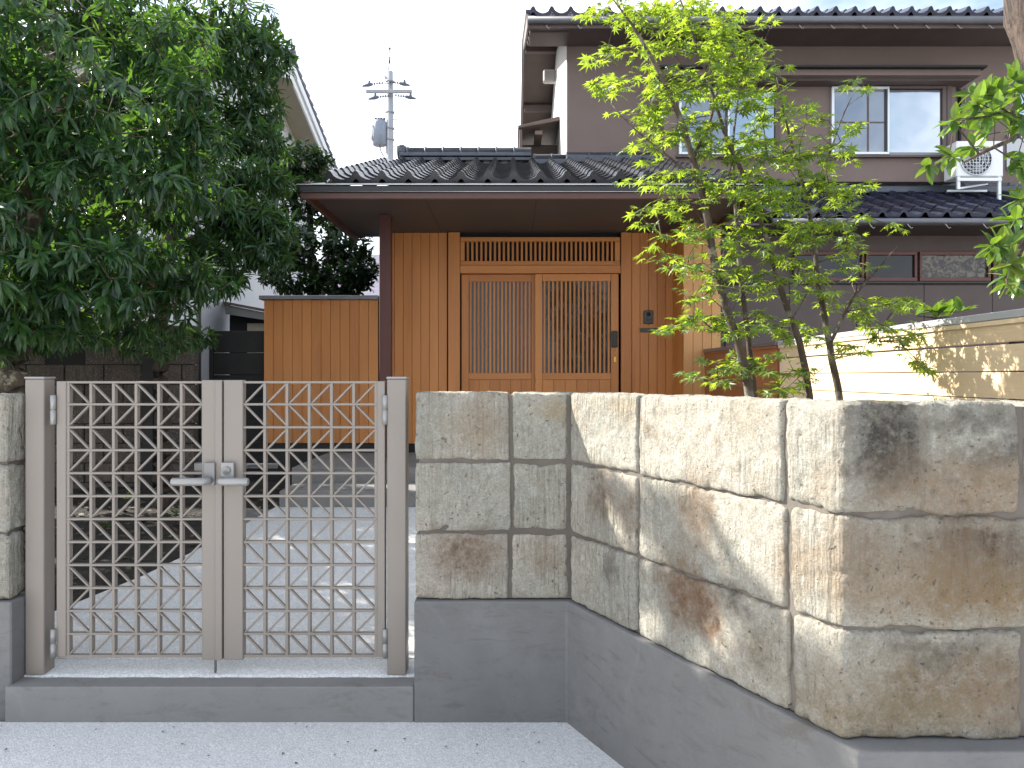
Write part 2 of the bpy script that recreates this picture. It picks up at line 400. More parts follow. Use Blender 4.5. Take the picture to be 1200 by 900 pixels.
from_bm('garden_path', bm, M['agg'])['kind'] = 'structure'
# porch steps
st = thing('porch_steps', 'grey concrete steps with dark speckled treads before the sliding door', 'steps', (-.4, 7, .3))
def step(z0, z1, y0, xl, xr=1.7, y1=8.49, bw=.13):
    hexa('step_riser', [(xl, y0, z0), (xr, y0, z0), (xr, y0 + bw, z0), (xl, y0 + bw, z0), (xl, y0, z1), (xr, y0, z1), (xr, y0 + bw, z1), (xl, y0 + bw, z1)], M['sill'], st, .006)
    box('step_edge', xl, xl + bw, y0 + bw + .002, y1, z0, z1, M['sill'], st, .004)
    box('tread', xl + bw + .002, xr, y0 + bw + .002, y1, z0, z1 - .004, M['aggdark'], st, .001)
step(.30, .53, 6.5, -1.97, y1=7.03); step(.30, .663, 7.04, -2.02)
sl = hexa('edging_stone', [(-2.42, 6.05, .22), (-2.06, 5.85, .22), (-2.0, 6.5, .22), (-2.3, 6.6, .22), (-2.40, 6.07, .365), (-2.08, 5.88, .36), (-2.03, 6.48, .38), (-2.3, 6.56, .375)], M['conc'], None, .012)
setp(sl, 'flat grey slab lying left of the path at the foot of the steps', 'stone')

# ------------------------------------------------------------------ stone walls
def remeshed(bm, vox):
    me = bpy.data.meshes.new('t'); bmesh.ops.recalc_face_normals(bm, faces=bm.faces); bm.to_mesh(me); bm.free()
    o = bpy.data.objects.new('t', me); COL.objects.link(o)
    m = o.modifiers.new('r', 'REMESH'); m.mode = 'VOXEL'; m.voxel_size = vox
    dg = bpy.context.evaluated_depsgraph_get(); res = bpy.data.meshes.new_from_object(o.evaluated_get(dg))
    bpy.data.objects.remove(o); return res
def make_stone(poly, z0, z1, mat, parent, seed, bev=.007, amp=1.0, vox=.0095, name='stone_block'):
    bm = prism_bm(poly, z0, z1)
    bmesh.ops.bevel(bm, geom=list(bm.edges), offset=bev, segments=2, affect='EDGES', profile=.6)
    me = remeshed(bm, vox)
    me.update(); N = len(me.vertices)
    co = np.empty(N * 3); me.vertices.foreach_get('co', co); co = co.reshape(-1, 3)
    no = np.array([tuple(v.normal) for v in me.vertices])
    sv = Vector((seed * 3.7, seed * 1.3, seed * 2.1))
    for i in range(N):
        p = Vector(co[i]); q = p + sv
        d = .0040 * noise.noise(q * 7) + .0034 * noise.noise(q * 22) + .0026 * noise.noise(q * 50)
        e = noise.noise(q * 38 + Vector((9, 9, 9)))
        if e > .34: d -= (e - .34) * .018
        ed = min(p.z - z0, z1 - p.z)
        if ed < .022: d -= .006 * max(0, noise.noise(q * 13 + Vector((4, 4, 4)))) * (1 - ed / .022) * 2.2
        co[i] += no[i] * d * amp
    c = (co.min(0) + co.max(0)) / 2; c[2] = z0
    me.vertices.foreach_set('co', (co - c).reshape(-1)); me.update()
    for p in me.polygons: p.use_smooth = True
    me.materials.clear(); me.materials.append(mat)
    return place(name, me, Vector(c), parent)
C1 = Vector((.248, 3.345, 0)); C2 = Vector((.885, 2.06, 0)); U = (C2 - C1).normalized(); LEN = (C2 - C1).length
NI = Vector((-U.y, U.x, 0))                             # inward normal of the slanting face (to the right)
if NI.x < 0: NI = -NI
stains = []
def stain(x, y, Y, r, sx, sz, col, s): stains.append((P(x, y, Y), r, sx, sz, col, s))
def onang(x, y):                                       # pixel -> point on slanting face
    dx, dy = (x - 600) / 900, 1.0
    a = np.array([[dx, -U.x], [dy, -U.y]]); k, t = np.linalg.solve(a, np.array([C1.x, C1.y])); return P(x, y, k)
G = (.075, .068, .06); BR = (.17, .10, .06); LB = (.25, .18, .12)
stain(1040, 515, 2.06, .095, 1, 1.4, (.045, .043, .043), 1.0); stain(1062, 548, 2.06, .04, 1, 1.2, G, .8)
stain(1160, 545, 2.06, .05, 1.5, .9, G, .7); stain(1190, 520, 2.06, .04, 1, 1.4, G, .7); stain(1150, 490, 2.06, .05, 1.6, .7, G, .55); stain(1085, 485, 2.06, .05, 2, .5, G, .5)
stain(1100, 570, 2.06, .10, 2, .8, LB, .5)
stain(1145, 655, 2.06, .10, 1.4, 1.1, (.095, .065, .045), .95); stain(1100, 690, 2.06, .16, 2.2, .5, (.29, .21, .12), .45); stain(1180, 580, 2.06, .14, 2, .5, (.29, .20, .12), .5); stain(1060, 665, 2.06, .12, 1.8, .9, LB, .5); stain(1180, 700, 2.06, .10, 2, .7, (.23, .15, .07), .6)
stain(1000, 640, 2.06, .06, 1, 1.5, LB, .5)
stain(1120, 800, 2.06, .12, 2.2, .8, (.20, .145, .09), .75); stain(1040, 840, 2.06, .10, 2.5, .7, (.21, .16, .09), .6); stain(1090, 762, 2.06, .06, 2, .5, G, .5); stain(1180, 830, 2.06, .09, 1.4, 1, LB, .55)
for (x, y, r, sz, col, s) in ((795, 690, .10, 1.3, BR, .85), (825, 720, .08, 1, (.17, .095, .055), .85), (815, 600, .09, 1.3, (.22, .15, .10), .7), (860, 700, .06, .6, G, .7), (705, 580, .09, 1.2, (.16, .12, .09), .8), (735, 600, .06, 1.2, BR, .5),
                             (715, 665, .05, 1.4, (.11, .10, .09), .7), (890, 760, .07, 1, (.2, .17, .12), .6), (730, 480, .08, .8, (.33, .24, .14), .45), (925, 650, .06, 1.8, LB, .5), (880, 490, .10, .5, (.30, .24, .17), .35), (965, 560, .05, 1, (.3, .22, .15), .4)):
    stains.append((onang(x, y), r, 1, sz, col, s))
stain(548, 648, 3.35, .12, 1.2, .8, (.17, .105, .07), .75); stain(560, 500, 3.35, .10, 1.3, 1, (.30, .23, .15), .45); stain(650, 480, 3.35, .07, 1.3, .7, (.33, .24, .12), .5); stain(640, 650, 3.35, .08, 1, 1, (.26, .20, .14), .5)
M['stone'] = stone('weathered_tuff', stains)
sw = thing('garden_wall', 'cream tuff block wall with smooth grey plinth, bending towards the camera at right', 'wall', (.3, 3.0, 0))
CO = [(.527, .815), (.825, 1.123), (1.132, 1.430)]
sd_ = 1
for ci, (z0, z1) in enumerate(CO):
    jx = (-.008, .000, -.006)[ci]
    make_stone([(-.421, 3.35), (jx - .007, 3.35), (jx - .007, 3.50), (-.421, 3.50)], z0, z1, M['stone'], sw, sd_); sd_ += 1
    q = C1 + NI * .15
    make_stone([(jx + .007, 3.353), (.240, 3.353), (.30, 3.50), (jx + .007, 3.50)], z0 + .002, z1 - .002, M['stone'], sw, sd_); sd_ += 1
    a, b_ = C1 + U * .012, C1 + U * (.492 + .004 * ci); d, c = a + NI * .15, b_ + NI * .15
    make_stone([(a.x, a.y), (b_.x, b_.y), (c.x, c.y), (d.x, d.y)], z0, z1, M['stone'], sw, sd_, bev=.008); sd_ += 1
    a, b_ = C1 + U * (.506 + .004 * ci), C1 + U * (1.245 - .012 * ci); d, c = a + NI * .15, b_ + NI * .15
    make_stone([(a.x, a.y), (b_.x, b_.y), (c.x, c.y), (d.x, d.y)], z0 - .003, z1 + .002, M['stone'], sw, sd_, bev=.009); sd_ += 1
    a = C1 + U * (1.260 - .012 * ci); i0 = a + NI * .17
    xe = 1.372 + (.0, .02, -.01)[ci]
    make_stone([(a.x, a.y), (C2.x, C2.y), (xe, 2.06), (xe, 2.22), (C2.x + .10, 2.22), (i0.x, i0.y)], z0 - .004, z1 + .002, M['stone'], sw, sd_, bev=.014, amp=1.35); sd_ += 1
    make_stone([(xe + .015, 2.062), (2.25, 2.062), (2.25, 2.22), (xe + .015, 2.22)], z0, z1, M['stone'], sw, sd_, bev=.018, vox=.014); sd_ += 1
    make_stone([(2.265, 2.062), (3.2, 2.062), (3.2, 2.22), (2.265, 2.22)], z0, z1, M['stone'], sw, sd_, bev=.018, vox=.02); sd_ += 1
def band(off_f, off_b, z0, z1, xl, xr, name, mat, front=None):     # strip following the wall line
    a = Vector((xl, 3.345 + off_f, 0)); 
    def corner(o):                                     # offset lines intersections
        k1 = Vector((0, 3.345 + o, 0)); k2 = Vector((0, 2.06 + o, 0)); l = C1 + NI * o
        if o == off_f and front is not None: k2.y = front
        t1 = (k1.y - l.y) / U.y; t2 = (k2.y - l.y) / U.y
        return (l.x + U.x * t1, k1.y), (l.x + U.x * t2, k2.y)
    f1, f2 = corner(off_f); b1, b2 = corner(off_b)
    poly = [(xl, 3.345 + off_f), f1, f2, (xr, f2[1]), (xr, 2.06 + off_b), b2, b1, (xl, 3.345 + off_b)]
    return from_bm(name, prism_bm(poly, z0, z1), mat, sw)
core = band(.013, .135, .53, 1.418, -.405, 3.15, 'joint_mortar', M['mortar'])
pl = band(-.017, .17, -.03, .524, -.4245, 3.25, 'concrete_plinth', M['conc'], 1.995)
bv = pl.modifiers.new('b', 'BEVEL'); bv.width = .007; bv.segments = 2
lw = thing('garden_wall', 'short stub of tuff block wall at the left edge beside the gate post', 'wall', (-2.6, 3.4, 0))
for ci, (z0, z1) in enumerate(CO):
    make_stone([(-3.2, 3.37), (-2.205 - .006 * ci, 3.37), (-2.212 + .004 * ci, 3.50), (-3.2, 3.50)], z0 - .012, z1 - .008, M['stone'], lw, sd_, bev=.016, amp=1.6, vox=.011); sd_ += 1
box('joint_mortar', -3.19, -2.225, 3.385, 3.487, .52, 1.405, M['mortar'], lw)
box('concrete_plinth', -3.25, -2.187, 3.352, 3.53, -.03, .513, M['conc'], lw, .006)

# ------------------------------------------------------------------ gate
YG = 3.455; GZ0, GZ1 = .238, 1.477
def gx(x): return (x - 600) / 900 * 3.47
def gate_leaf(label, xa, xb, hinge_side):
    g = thing('gate_leaf', label, 'gate', ((xa + xb) / 2, YG, .165), 'pair of lattice gate leaves')
    if hinge_side < 0: hx0, hx1, mx0, mx1 = xa, xa + .044, xb - .092, xb; la, lb = hx1, mx0
    else: hx0, hx1, mx0, mx1 = xb - .036, xb, xa, xa + .088; la, lb = mx1, hx0
    box('hinge_stile', hx0, hx1, YG - .005, YG + .035, GZ0, GZ1 + .001, M['gate'], g)
    box('meeting_stile', mx0, mx1, YG - .008, YG + .035, GZ0 - .012, GZ1 + .006, M['gate'], g)
    W = lb - la; cw = W / 6; ch = (GZ1 - GZ0) / 12
    for i in range(6):
        if hinge_side < 0: x = la + cw * i + .006
        else: x = lb - cw * i - .006
        box('upright_bar', x - .0065, x + .0065, YG, YG + .028, GZ0, GZ1, M['gate'], g, .0015)
    for j in range(13):
        z = GZ0 + ch * j + (.004 if j == 0 else -.004 if j == 12 else 0)
        box('cross_bar', la, lb, YG - .003, YG + .022, z - .005, z + .005, M['gate'], g, .0015)
    dl = math.hypot(cw, ch) - .006; me = box_mesh(dl, .016, .0085, M['gate'], .0015); an = math.atan2(ch, cw)
    for j in range(12):
        for i in range(6):
            down = (j % 2 == 0)                        # row 0 is the bottom one
            s = 1 if ((11 - j) % 2 == 1) else -1       # '/' on the second row from the top
            if hinge_side > 0: s = -s
            c = Vector((la + cw * (i + .5), YG + .011, GZ0 + ch * (j + .5)))
            place('diagonal_bar', me, c, g, (0, -an * s, 0))
    return g, (hx0, hx1, mx0, mx1)
gl, a1 = gate_leaf('left leaf of the taupe metal lattice gate, hinged on the left post', gx(69), gx(262.5), -1)
gr, a2 = gate_leaf('right leaf of the taupe metal lattice gate with the keyhole plate', gx(264), gx(452), 1)
box('cover_strip', gx(255), gx(263), YG - .016, YG - .0085, GZ0 - .01, GZ1 + .004, M['gate'], gl, .002)
def handle(g, x0, x1, lx0, lx1, key):
    box('handle_plate', gx(x0), gx(x1), YG - .030, YG - .0165, 1.5 - (567 - 441) * .003856, 1.5 - (541 - 441) * .003856, M['gunmetal'] if not key else M['gatel'], g, .002)
    z = 1.5 - (561.5 - 441) * .003856; ya = YG - .072
    xi, xo = (lx1, lx0) if abs(lx1 - x1) < abs(lx0 - x0) + 5 and lx0 < x0 - 5 else (lx0, lx1)
    pts = [(gx(xi), YG - .03, z), (gx(xi), YG - .055, z), (gx(xi) + (.012 if xo > xi else -.012), ya, z), (gx(xo) - (.004 if xo > xi else -.004), ya, z), (gx(xo), ya, z)]
    tube('lever', pts, [.016, .016, .0175, .0175, .014], M['gatel'], g, 14)
    if key:
        tube('key_cylinder', [(gx(270), YG - .027, 1.5 - 109 * .003856), (gx(270), YG - .042, 1.5 - 109 * .003856)], .017, M['gatel'], g, 20)
        tube('keyhole', [(gx(270), YG - .041, 1.5 - 109 * .003856), (gx(270), YG - .0435, 1.5 - 109 * .003856)], .008, M['gunmetal'], g, 12)
handle(gl, 243, 256, 211, 250, False); handle(gr, 263, 278, 264, 299, True)
tube('inside_lever', [(gx(284), YG + .05, 1.5 - 107 * .003856), (gx(284), YG + .09, 1.5 - 107 * .003856), (gx(319), YG + .09, 1.5 - 107 * .003856)], .012, M['gunmetal'], gr)
box('inside_latch', gx(225), gx(247), YG + .036, YG + .06, 1.5 - 112 * .003856, 1.5 - 102 * .003856, M['gunmetal'], gl)
tube('drop_bolt', [(gx(254), YG + .0, .168), (gx(254), YG, .30)], .006, M['gunmetal'], gl, 8)
def post(label, x0, x1):
    p = thing('gate_post', label, 'gate post', ((x0 + x1) / 2, 3.48, .165), 'square taupe gate posts')
    box('shaft', x0, x1, 3.44, 3.525, .160, 1.488, M['gate'], p, .004)
    box('cap', x0 - .003, x1 + .003, 3.437, 3.528, 1.488, 1.498, M['gatel'], p, .004)
    return p
pl_ = post('square taupe post left of the gate beside the wall stub', -2.182, -2.097)
pr_ = post('square taupe post right of the gate next to the tuff wall', -.560, -.474)
for (p, x, s) in ((gl, gx(66.5), 1), (gr, gx(452.5), -1)):
    for (ya, yb) in ((463, 497), (735, 768)):
        za, zb = 1.5 - (yb - 441) * .003856, 1.5 - (ya - 441) * .003856
        tube('hinge', [(x, YG - .012, za), (x, YG - .012, (za + zb) / 2 - .003), (x, YG - .012, (za + zb) / 2 - .003), (x, YG - .012, (za + zb) / 2 + .003), (x, YG - .012, (za + zb) / 2 + .003), (x, YG - .012, zb)], [.0125, .0125, .010, .010, .0125, .0125], M['gatel'], p, 14)

# ------------------------------------------------------------------ house
hs = thing('house', 'two storey taupe house with cedar fronted entrance and dark tiled roofs', 'house', (2, 9.5, .3))
YF = 8.5; SOF = 3.093
def fx(x, Y=YF): return (x - 600) / 900 * Y
def fz(y, Y=YF): return H + (441 - y) / 900 * Y
# main volumes
wall1 = box('core_wall', -1.45, 2.3, 8.60, 9.9, .3, 3.5, M['dark'], hs, 0)
def boards(parent, x0, x1, z0, z1, Y, n, mat, th=.02, name='board', axis='x', gap=.003):
    w_ = (x1 - x0) / n
    for i in range(n):
        if axis == 'x': box(name, x0 + w_ * i + gap / 2, x0 + w_ * (i + 1) - gap / 2, Y, Y + th, z0, z1, mat, parent, .003)
        else: box(name, Y - th, Y, x0 + w_ * i + gap / 2, x0 + w_ * (i + 1) - gap / 2, z0, z1, mat, parent, .003)
def part_empty(name, loc, parent):
    o = bpy.data.objects.new(name, None); COL.objects.link(o); o.parent = parent; o.location = Vector(loc) - WL[parent]; WL[o] = Vector(loc); o.empty_display_size = .1; return o
clad = box('entrance_wall', fx(452), fx(539), YF + .022, YF + .09, .76, SOF, M['dark'], hs, 0)
boards(clad, fx(452), fx(524), .755, SOF - .002, YF, 7, M['woodv'])
box('entrance_pillar', fx(525.5), fx(539), YF - .03, YF + .02, .70, SOF - .004, M['woodv'], hs)
box('foundation', fx(448), fx(539), YF + .01, YF + .06, .5, .75, M['dark'], hs)
clad2 = box('entrance_wall', fx(727), 1.80, YF + .022, YF + .09, .66, SOF, M['dark'], hs, 0)
box('entrance_pillar', fx(727.5), fx(739.5), YF - .03, YF + .02, .66, SOF - .004, M['woodv'], hs)
boards(clad2, fx(740), 1.797, .66, SOF - .002, YF, 5, M['woodv'])
# projecting box at the right of the door
bxw = box('side_wall', 1.80, 2.16, 7.985, 8.6, .3, SOF + .002, M['dark'], hs, 0)
boards(bxw, 7.965, 8.5, .66, SOF - .006, 1.798, 5, M['woodv'], axis='y')
boards(bxw, 1.78, 2.165, .3, SOF - .006, 7.962, 4, M['woodpale'])
# transom
tr = box('transom', fx(539.5), fx(726), YF + .05, YF + .06, fz(313), fz(277), M['dark'], hs, 0)
for (a, b_, c, d) in ((539.5, 726.5, 278, 283), (539.5, 726.5, 306, 311), (539.5, 544.5, 283.3, 305.7), (720.5, 726.5, 283.3, 305.7)):
    box('rail', fx(a), fx(b_), YF - .01, YF + .045, fz(d), fz(c), M['woodx'], tr)
for i in range(33):
    x = 545.6 + 174.2 * (i + .5) / 33
    box('slat', fx(x - 1.25), fx(x + 1.25), YF - .002, YF + .028, fz(306), fz(283), M['woodv'], tr, .002)
box('glass', fx(544), fx(721), YF + .042, YF + .046, fz(306), fz(283), M['paneD'], tr, 0)
box('door_header', fx(539.5), fx(727), YF - .025, YF + .10, fz(320.5), fz(311.3), M['woodx'], hs)
def door(x0, x1, Y, ns, label):
    d = box('sliding_door', fx(x0) + .01, fx(x1) - .01, Y + .030, Y + .036, .74, fz(322), M['paneD'], hs, 0); d['label'] = label
    zt, zb = fz(329.5), fz(437)
    box('stile', fx(x0), fx(x0 + 8.5), Y, Y + .034, .70, fz(321), M['woodv'], d); box('stile', fx(x1 - 9), fx(x1), Y, Y + .034, .70, fz(321), M['woodv'], d)
    a, b_ = fx(x0 + 8.5) + .001, fx(x1 - 9) - .001
    box('rail', a, b_, Y + .001, Y + .033, zt, fz(321), M['woodx'], d); box('rail', a, b_, Y + .001, Y + .033, fz(445), zb, M['woodx'], d)
    box('rail', a, b_, Y + .001, Y + .033, .70, .80, M['woodx'], d)
    nb = 6
    for i in range(nb): box('panel_board', a + (b_ - a) * i / nb + .001, a + (b_ - a) * (i + 1) / nb - .001, Y + .012, Y + .03, .80, fz(445), M['woodv'], d, .002)
    for i in range(ns):
        x = a + (b_ - a) * (i + .5) / ns
        box('slat', x - .0115, x + .0115, Y + .003, Y + .026, zb, zt, M['woodv'], d, .002)
    return d
door(540.5, 632, YF + .045, 16, 'left door panel sliding behind the right one')
d2 = door(627, 725, YF + .005, 16, 'right door panel in front with the black lock')
lk = box('lock', fx(716.5), fx(723.5), YF - .025, YF + .004, fz(407), fz(388), M['black'], d2, .004)
tube('key_tag', [(fx(720.5), YF - .012, fz(409)), (fx(720.5), YF - .012, fz(418))], .002, M['brass'], d2, 6)
box('key', fx(719), fx(722), YF - .014, YF - .009, fz(424.5), fz(418), M['brass'], d2, .002)
box('door_sill', fx(539), fx(727), YF - .06, YF + .1, .664, .70, M['sill'], hs)
# intercom and mail slot
ic = box('intercom', fx(754), fx(765), YF - .028, YF - .001, fz(379.5), fz(364), M['dkmetal'], hs, .006)
tube('camera_lens', [(fx(759.5), YF - .027, fz(368.5)), (fx(759.5), YF - .034, fz(368.5))], .022, M['black'], ic, 16)
box('speaker_grille', fx(756.5), fx(762.5), YF - .031, YF - .0285, fz(377), fz(373), M['black'], ic, .001)
ms_ = box('mail_slot', fx(747.5), fx(773), YF - .006, YF - .0005, fz(391), fz(382.5), M['woodx'], hs, .002)
box('slot_plate', fx(749.5), fx(771), YF - .014, YF - .0065, fz(389.5), fz(384.5), M['dkmetal'], ms_, .002)
# post and soffit
box('porch_post', -1.302, -1.190, 7.53, 7.64, .664, SOF, M['postred'], hs, .006)
box('post_shoe', -1.305, -1.187, 7.527, 7.643, .6635, .70, M['gunmetal'], hs, .002)
box('soffit', -1.76, 2.12, 6.66, 8.78, SOF, SOF + .03, M['soffit'], hs, 0)
for x in (-.78, .22, 1.22): box('soffit_joint', x - .002, x + .002, 6.7, 8.5, SOF - .0015, SOF - .0002, M['dark'], hs, 0)
EZ = 3.135
fa = box('fascia', -1.82, 2.15, 6.60, 6.65, 3.025, EZ - .052, M['fascia'], hs, .004)
box('fascia_trim', -1.825, 2.155, 6.585, 6.649, EZ - .051, EZ, M['black'], hs, .003)
box('side_fascia', -1.80, -1.765, 6.655, 8.80, 3.03, 3.19, M['fascia'], hs, .004)
box('side_fascia', 2.122, 2.15, 6.655, 8.4, 3.03, 3.2, M['fascia'], hs, .004)
# sheet metal skirt in front of the tiles with a bright lip
hexa('eave_sheet', [(-1.85, 6.575, EZ + .002), (2.18, 6.575, EZ + .002), (2.05, 6.98, 3.24), (-1.66, 6.98, 3.24), (-1.85, 6.575, EZ + .010), (2.18, 6.575, EZ + .010), (2.05, 6.98, 3.262), (-1.66, 6.98, 3.262)], M['eavemetal'], hs, 0)
hexa('eave_sheet', [(-1.85, 6.575, EZ + .002), (-1.66, 6.98, 3.24), (-1.66, 8.8, 3.45), (-1.85, 8.8, 3.24), (-1.85, 6.575, EZ + .010), (-1.66, 6.98, 3.262), (-1.66, 8.8, 3.46), (-1.85, 8.8, 3.25)], M['eavemetal'], hs, 0)
box('eave_lip', -1.85, 2.18, 6.568, 6.580, EZ + .003, EZ + .011, M['eavelip'], hs, .003)
tube('eave_bead', [(-1.80, 6.581, EZ - .052), (2.16, 6.581, EZ - .052)], .0035, M['eavelip'], hs, 6)
# tiles
def tile_mesh(wd, ln, pitch, mat, drop=.012, hgt=1.5, flip=False, n=12):
    bm = bmesh.new(); rows = []
    for (yy, zo) in ((0, 0), (ln, -.018)):
        top = []; bot = []
        for i in range(n + 1):
            u = i / n; x = u * wd
            z = -.020 * math.sin(math.pi * u / .66) if u < .66 else .034 * math.sin(math.pi * (u - .66) / .34)
            z *= hgt
            if flip: x = wd - x
            top.append((x, yy, z + zo)); bot.append((x, yy, z + zo - .016))
        rows.append((top, bot))
    V = lambda p: bm.verts.new(p)
    t0 = [V(p) for p in rows[0][0]]; t1 = [V(p) for p in rows[1][0]]
    b0 = [V((p[0], p[1] + .0, p[2] - drop)) for p in rows[0][1]]
    for i in range(n):
        bm.faces.new((t0[i], t0[i + 1], t1[i + 1], t1[i])); bm.faces.new((b0[i], b0[i + 1], t0[i + 1], t0[i]))
        if drop < .03: pass
    e = [V(p) for p in rows[1][1]]
    for i in range(n): bm.faces.new((b0[i], e[i], e[i + 1], b0[i + 1]))
    bmesh.ops.recalc_face_normals(bm, faces=bm.faces)
    bmesh.ops.rotate(bm, verts=bm.verts, cent=(0, 0, 0), matrix=Matrix.Rotation(math.atan(pitch), 3, 'X'))
    me = bpy.data.meshes.new('roof_tile'); bm.to_mesh(me); bm.free(); me.materials.append(mat)
    for p in me.polygons: p.use_smooth = False
    return me
def tiled(parent, x0, x1, y0, z0, pitch, nrow, run, wd, mat, edrop=.058, flip=True):
    me = tile_mesh(wd * 1.02, run * 1.12 * math.hypot(1, pitch), pitch, mat, .016, flip=flip); me0 = tile_mesh(wd * 1.02, run * 1.12 * math.hypot(1, pitch), pitch, mat, edrop, flip=flip)
    nc = int(round((x1 - x0) / wd))
    for r in range(nrow):
        for c in range(nc):
            place('roof_tile', me0 if r == 0 else me, (x0 + wd * c + random.uniform(-.002, .002), y0 + run * r, z0 + pitch * run * r + random.uniform(-.0015, .0015)), parent)
PI_ = .325
NR = 13
prf = hexa('porch_roof', [(-1.64, 6.90, 3.22), (2.06, 6.90, 3.22), (2.06, 10.08, 4.25), (-1.60, 10.08, 4.25), (-1.64, 6.90, 3.245), (2.06, 6.90, 3.245), (2.06, 10.08, 4.28), (-1.60, 10.08, 4.28)], M['dark'], hs, 0)
prb = hexa('porch_roof', [(-1.60, 10.10, 4.20), (.71, 10.10, 4.20), (.71, 12.6, 3.4), (-1.60, 12.6, 3.4), (-1.60, 10.10, 4.28), (.71, 10.10, 4.28), (.71, 12.6, 3.45), (-1.60, 12.6, 3.45)], M['tile'], hs, 0)
tiled(prf, -1.67, 2.10, 6.84, 3.285, PI_, NR, .245, .2355, M['tile'])
# ridge
rt = box('ridge', fx(471, 10.05), .25, 9.95, 10.19, 4.30, 4.345, M['tile3'], hs, .006)
box('ridge_course', fx(470, 10.05), .25, 9.93, 10.21, 4.352, 4.395, M['tile3'], rt, .006)
def ridge_roll(xa, xb, z, n, parent, r=.072, Y=10.07):
    for i in range(n):
        a = xa + (xb - xa) * i / n; b_ = xa + (xb - xa) * (i + 1) / n
        tube('ridge_tile', [(a, Y, z), (a + .022, Y, z), (a + .022, Y, z), (b_, Y, z)], [r * 1.14, r * 1.14, r, r], M['tile3'], parent, 14)
ridge_roll(fx(477, 10.05), .25, 4.425, 7, rt)
on = prism_bm([(-.10, -.04), (.10, -.04), (.10, .04), (-.10, .04)], 0, .30)
bm = bmesh.new()
prof = [(-.10, 0), (.10, 0), (.12, .10), (.09, .16), (.055, .19), (.06, .27), (-.06, .27), (-.055, .19), (-.09, .16), (-.12, .10)]
a = [bm.verts.new((fx(470, 10.05) - .02, 10.07 + p[0], 4.25 + p[1])) for p in prof]; b = [bm.verts.new((fx(470, 10.05) + .05, 10.07 + p[0], 4.25 + p[1])) for p in prof]
bm.faces.new(a); bm.faces.new(b[::-1])
for i in range(len(prof)): j = (i + 1) % len(prof); bm.faces.new((a[i], b[i], b[j], a[j]))
bmesh.ops.bevel(bm, geom=list(bm.edges), offset=.008, segments=1, affect='EDGES'); on.free()
from_bm('ridge_end_tile', bm, M['tile3'], rt)
tube('ridge_end_roll', [(fx(466, 10.05), 10.07, 4.44), (fx(476, 10.05), 10.07, 4.44)], [.085, .075], M['tile3'], rt, 14)
r2 = box('ridge', .27, .74, 9.95, 10.19, 4.20, 4.32, M['tile3'], hs, .006)
ridge_roll(.28, .74, 4.36, 2, r2, .05)
r3 = box('wall_flashing', .70, 3.6, 9.90, 10.08, 4.26, 4.36, M['tile3'], hs, .01)
ridge_roll(.70, 3.6, 4.375, 10, r3, .035, 9.98)
# ---- two storey block
MX0, MX1 = .718, 6.62
sidew = box('side_wall', MX0, MX0 + .08, 10.102, 14.6, .3, 6.05, M['sideplaster'], hs, .0)
bm = bmesh.new()                                        # gable triangle above the side wall
a = [bm.verts.new(p) for p in ((MX0 + .002, 10.11, 6.05), (MX0 + .002, 14.6, 6.05), (MX0 + .002, 12.5, 6.80))]; b = [bm.verts.new((p.co.x + .07, p.co.y, p.co.z)) for p in a]
bm.faces.new(a); bm.faces.new(b[::-1])
for i in range(3): j = (i + 1) % 3; bm.faces.new((a[i], b[i], b[j], a[j]))
from_bm('gable_wall', bm, M['sideplaster'], hs)
box('front_wall', MX0 + .001, MX1, 10.02, 10.10, .3, 6.05, M['plaster'], hs, 0)
box('far_wall', MX1 - .08, MX1, 10.102, 14.6, .3, 6.05, M['plaster'], hs, 0)
box('rear_wall', MX0 + .09, MX1 - .09, 14.5, 14.6, .3, 6.05, M['plaster'], hs, 0)
# roof
RX0, RX1 = .215, 6.9; E0, EZ2 = 9.40, 5.90; PT = .34; RY = 12.5; RZ = EZ2 + PT * (RY - E0)
rf = hexa('main_roof', [(RX0, E0, EZ2 - .05), (RX1, E0, EZ2 - .05), (RX1, RY, RZ - .05), (RX0, RY, RZ - .05), (RX0, E0, EZ2), (RX1, E0, EZ2), (RX1, RY, RZ), (RX0, RY, RZ)], M['dkwood'], hs, 0)
hexa('main_roof', [(RX0, RY, RZ - .05), (RX1, RY, RZ - .05), (RX1, 15.6, EZ2 - .05), (RX0, 15.6, EZ2 - .05), (RX0, RY, RZ), (RX1, RY, RZ), (RX1, 15.6, EZ2), (RX0, 15.6, EZ2)], M['dkwood'], hs, 0)
tiled(rf, RX0, RX1, E0 - .05, EZ2 + .055, PT, 3, .26, .2305, M['tile2'], .05)
hexa('roof_covering', [(RX0, E0 + .7, EZ2 + .24), (RX1, E0 + .7, EZ2 + .24), (RX1, RY, RZ + .01), (RX0, RY, RZ + .01), (RX0, E0 + .7, EZ2 + .27), (RX1, E0 + .7, EZ2 + .27), (RX1, RY, RZ + .04), (RX0, RY, RZ + .04)], M['tile2'], hs, 0)
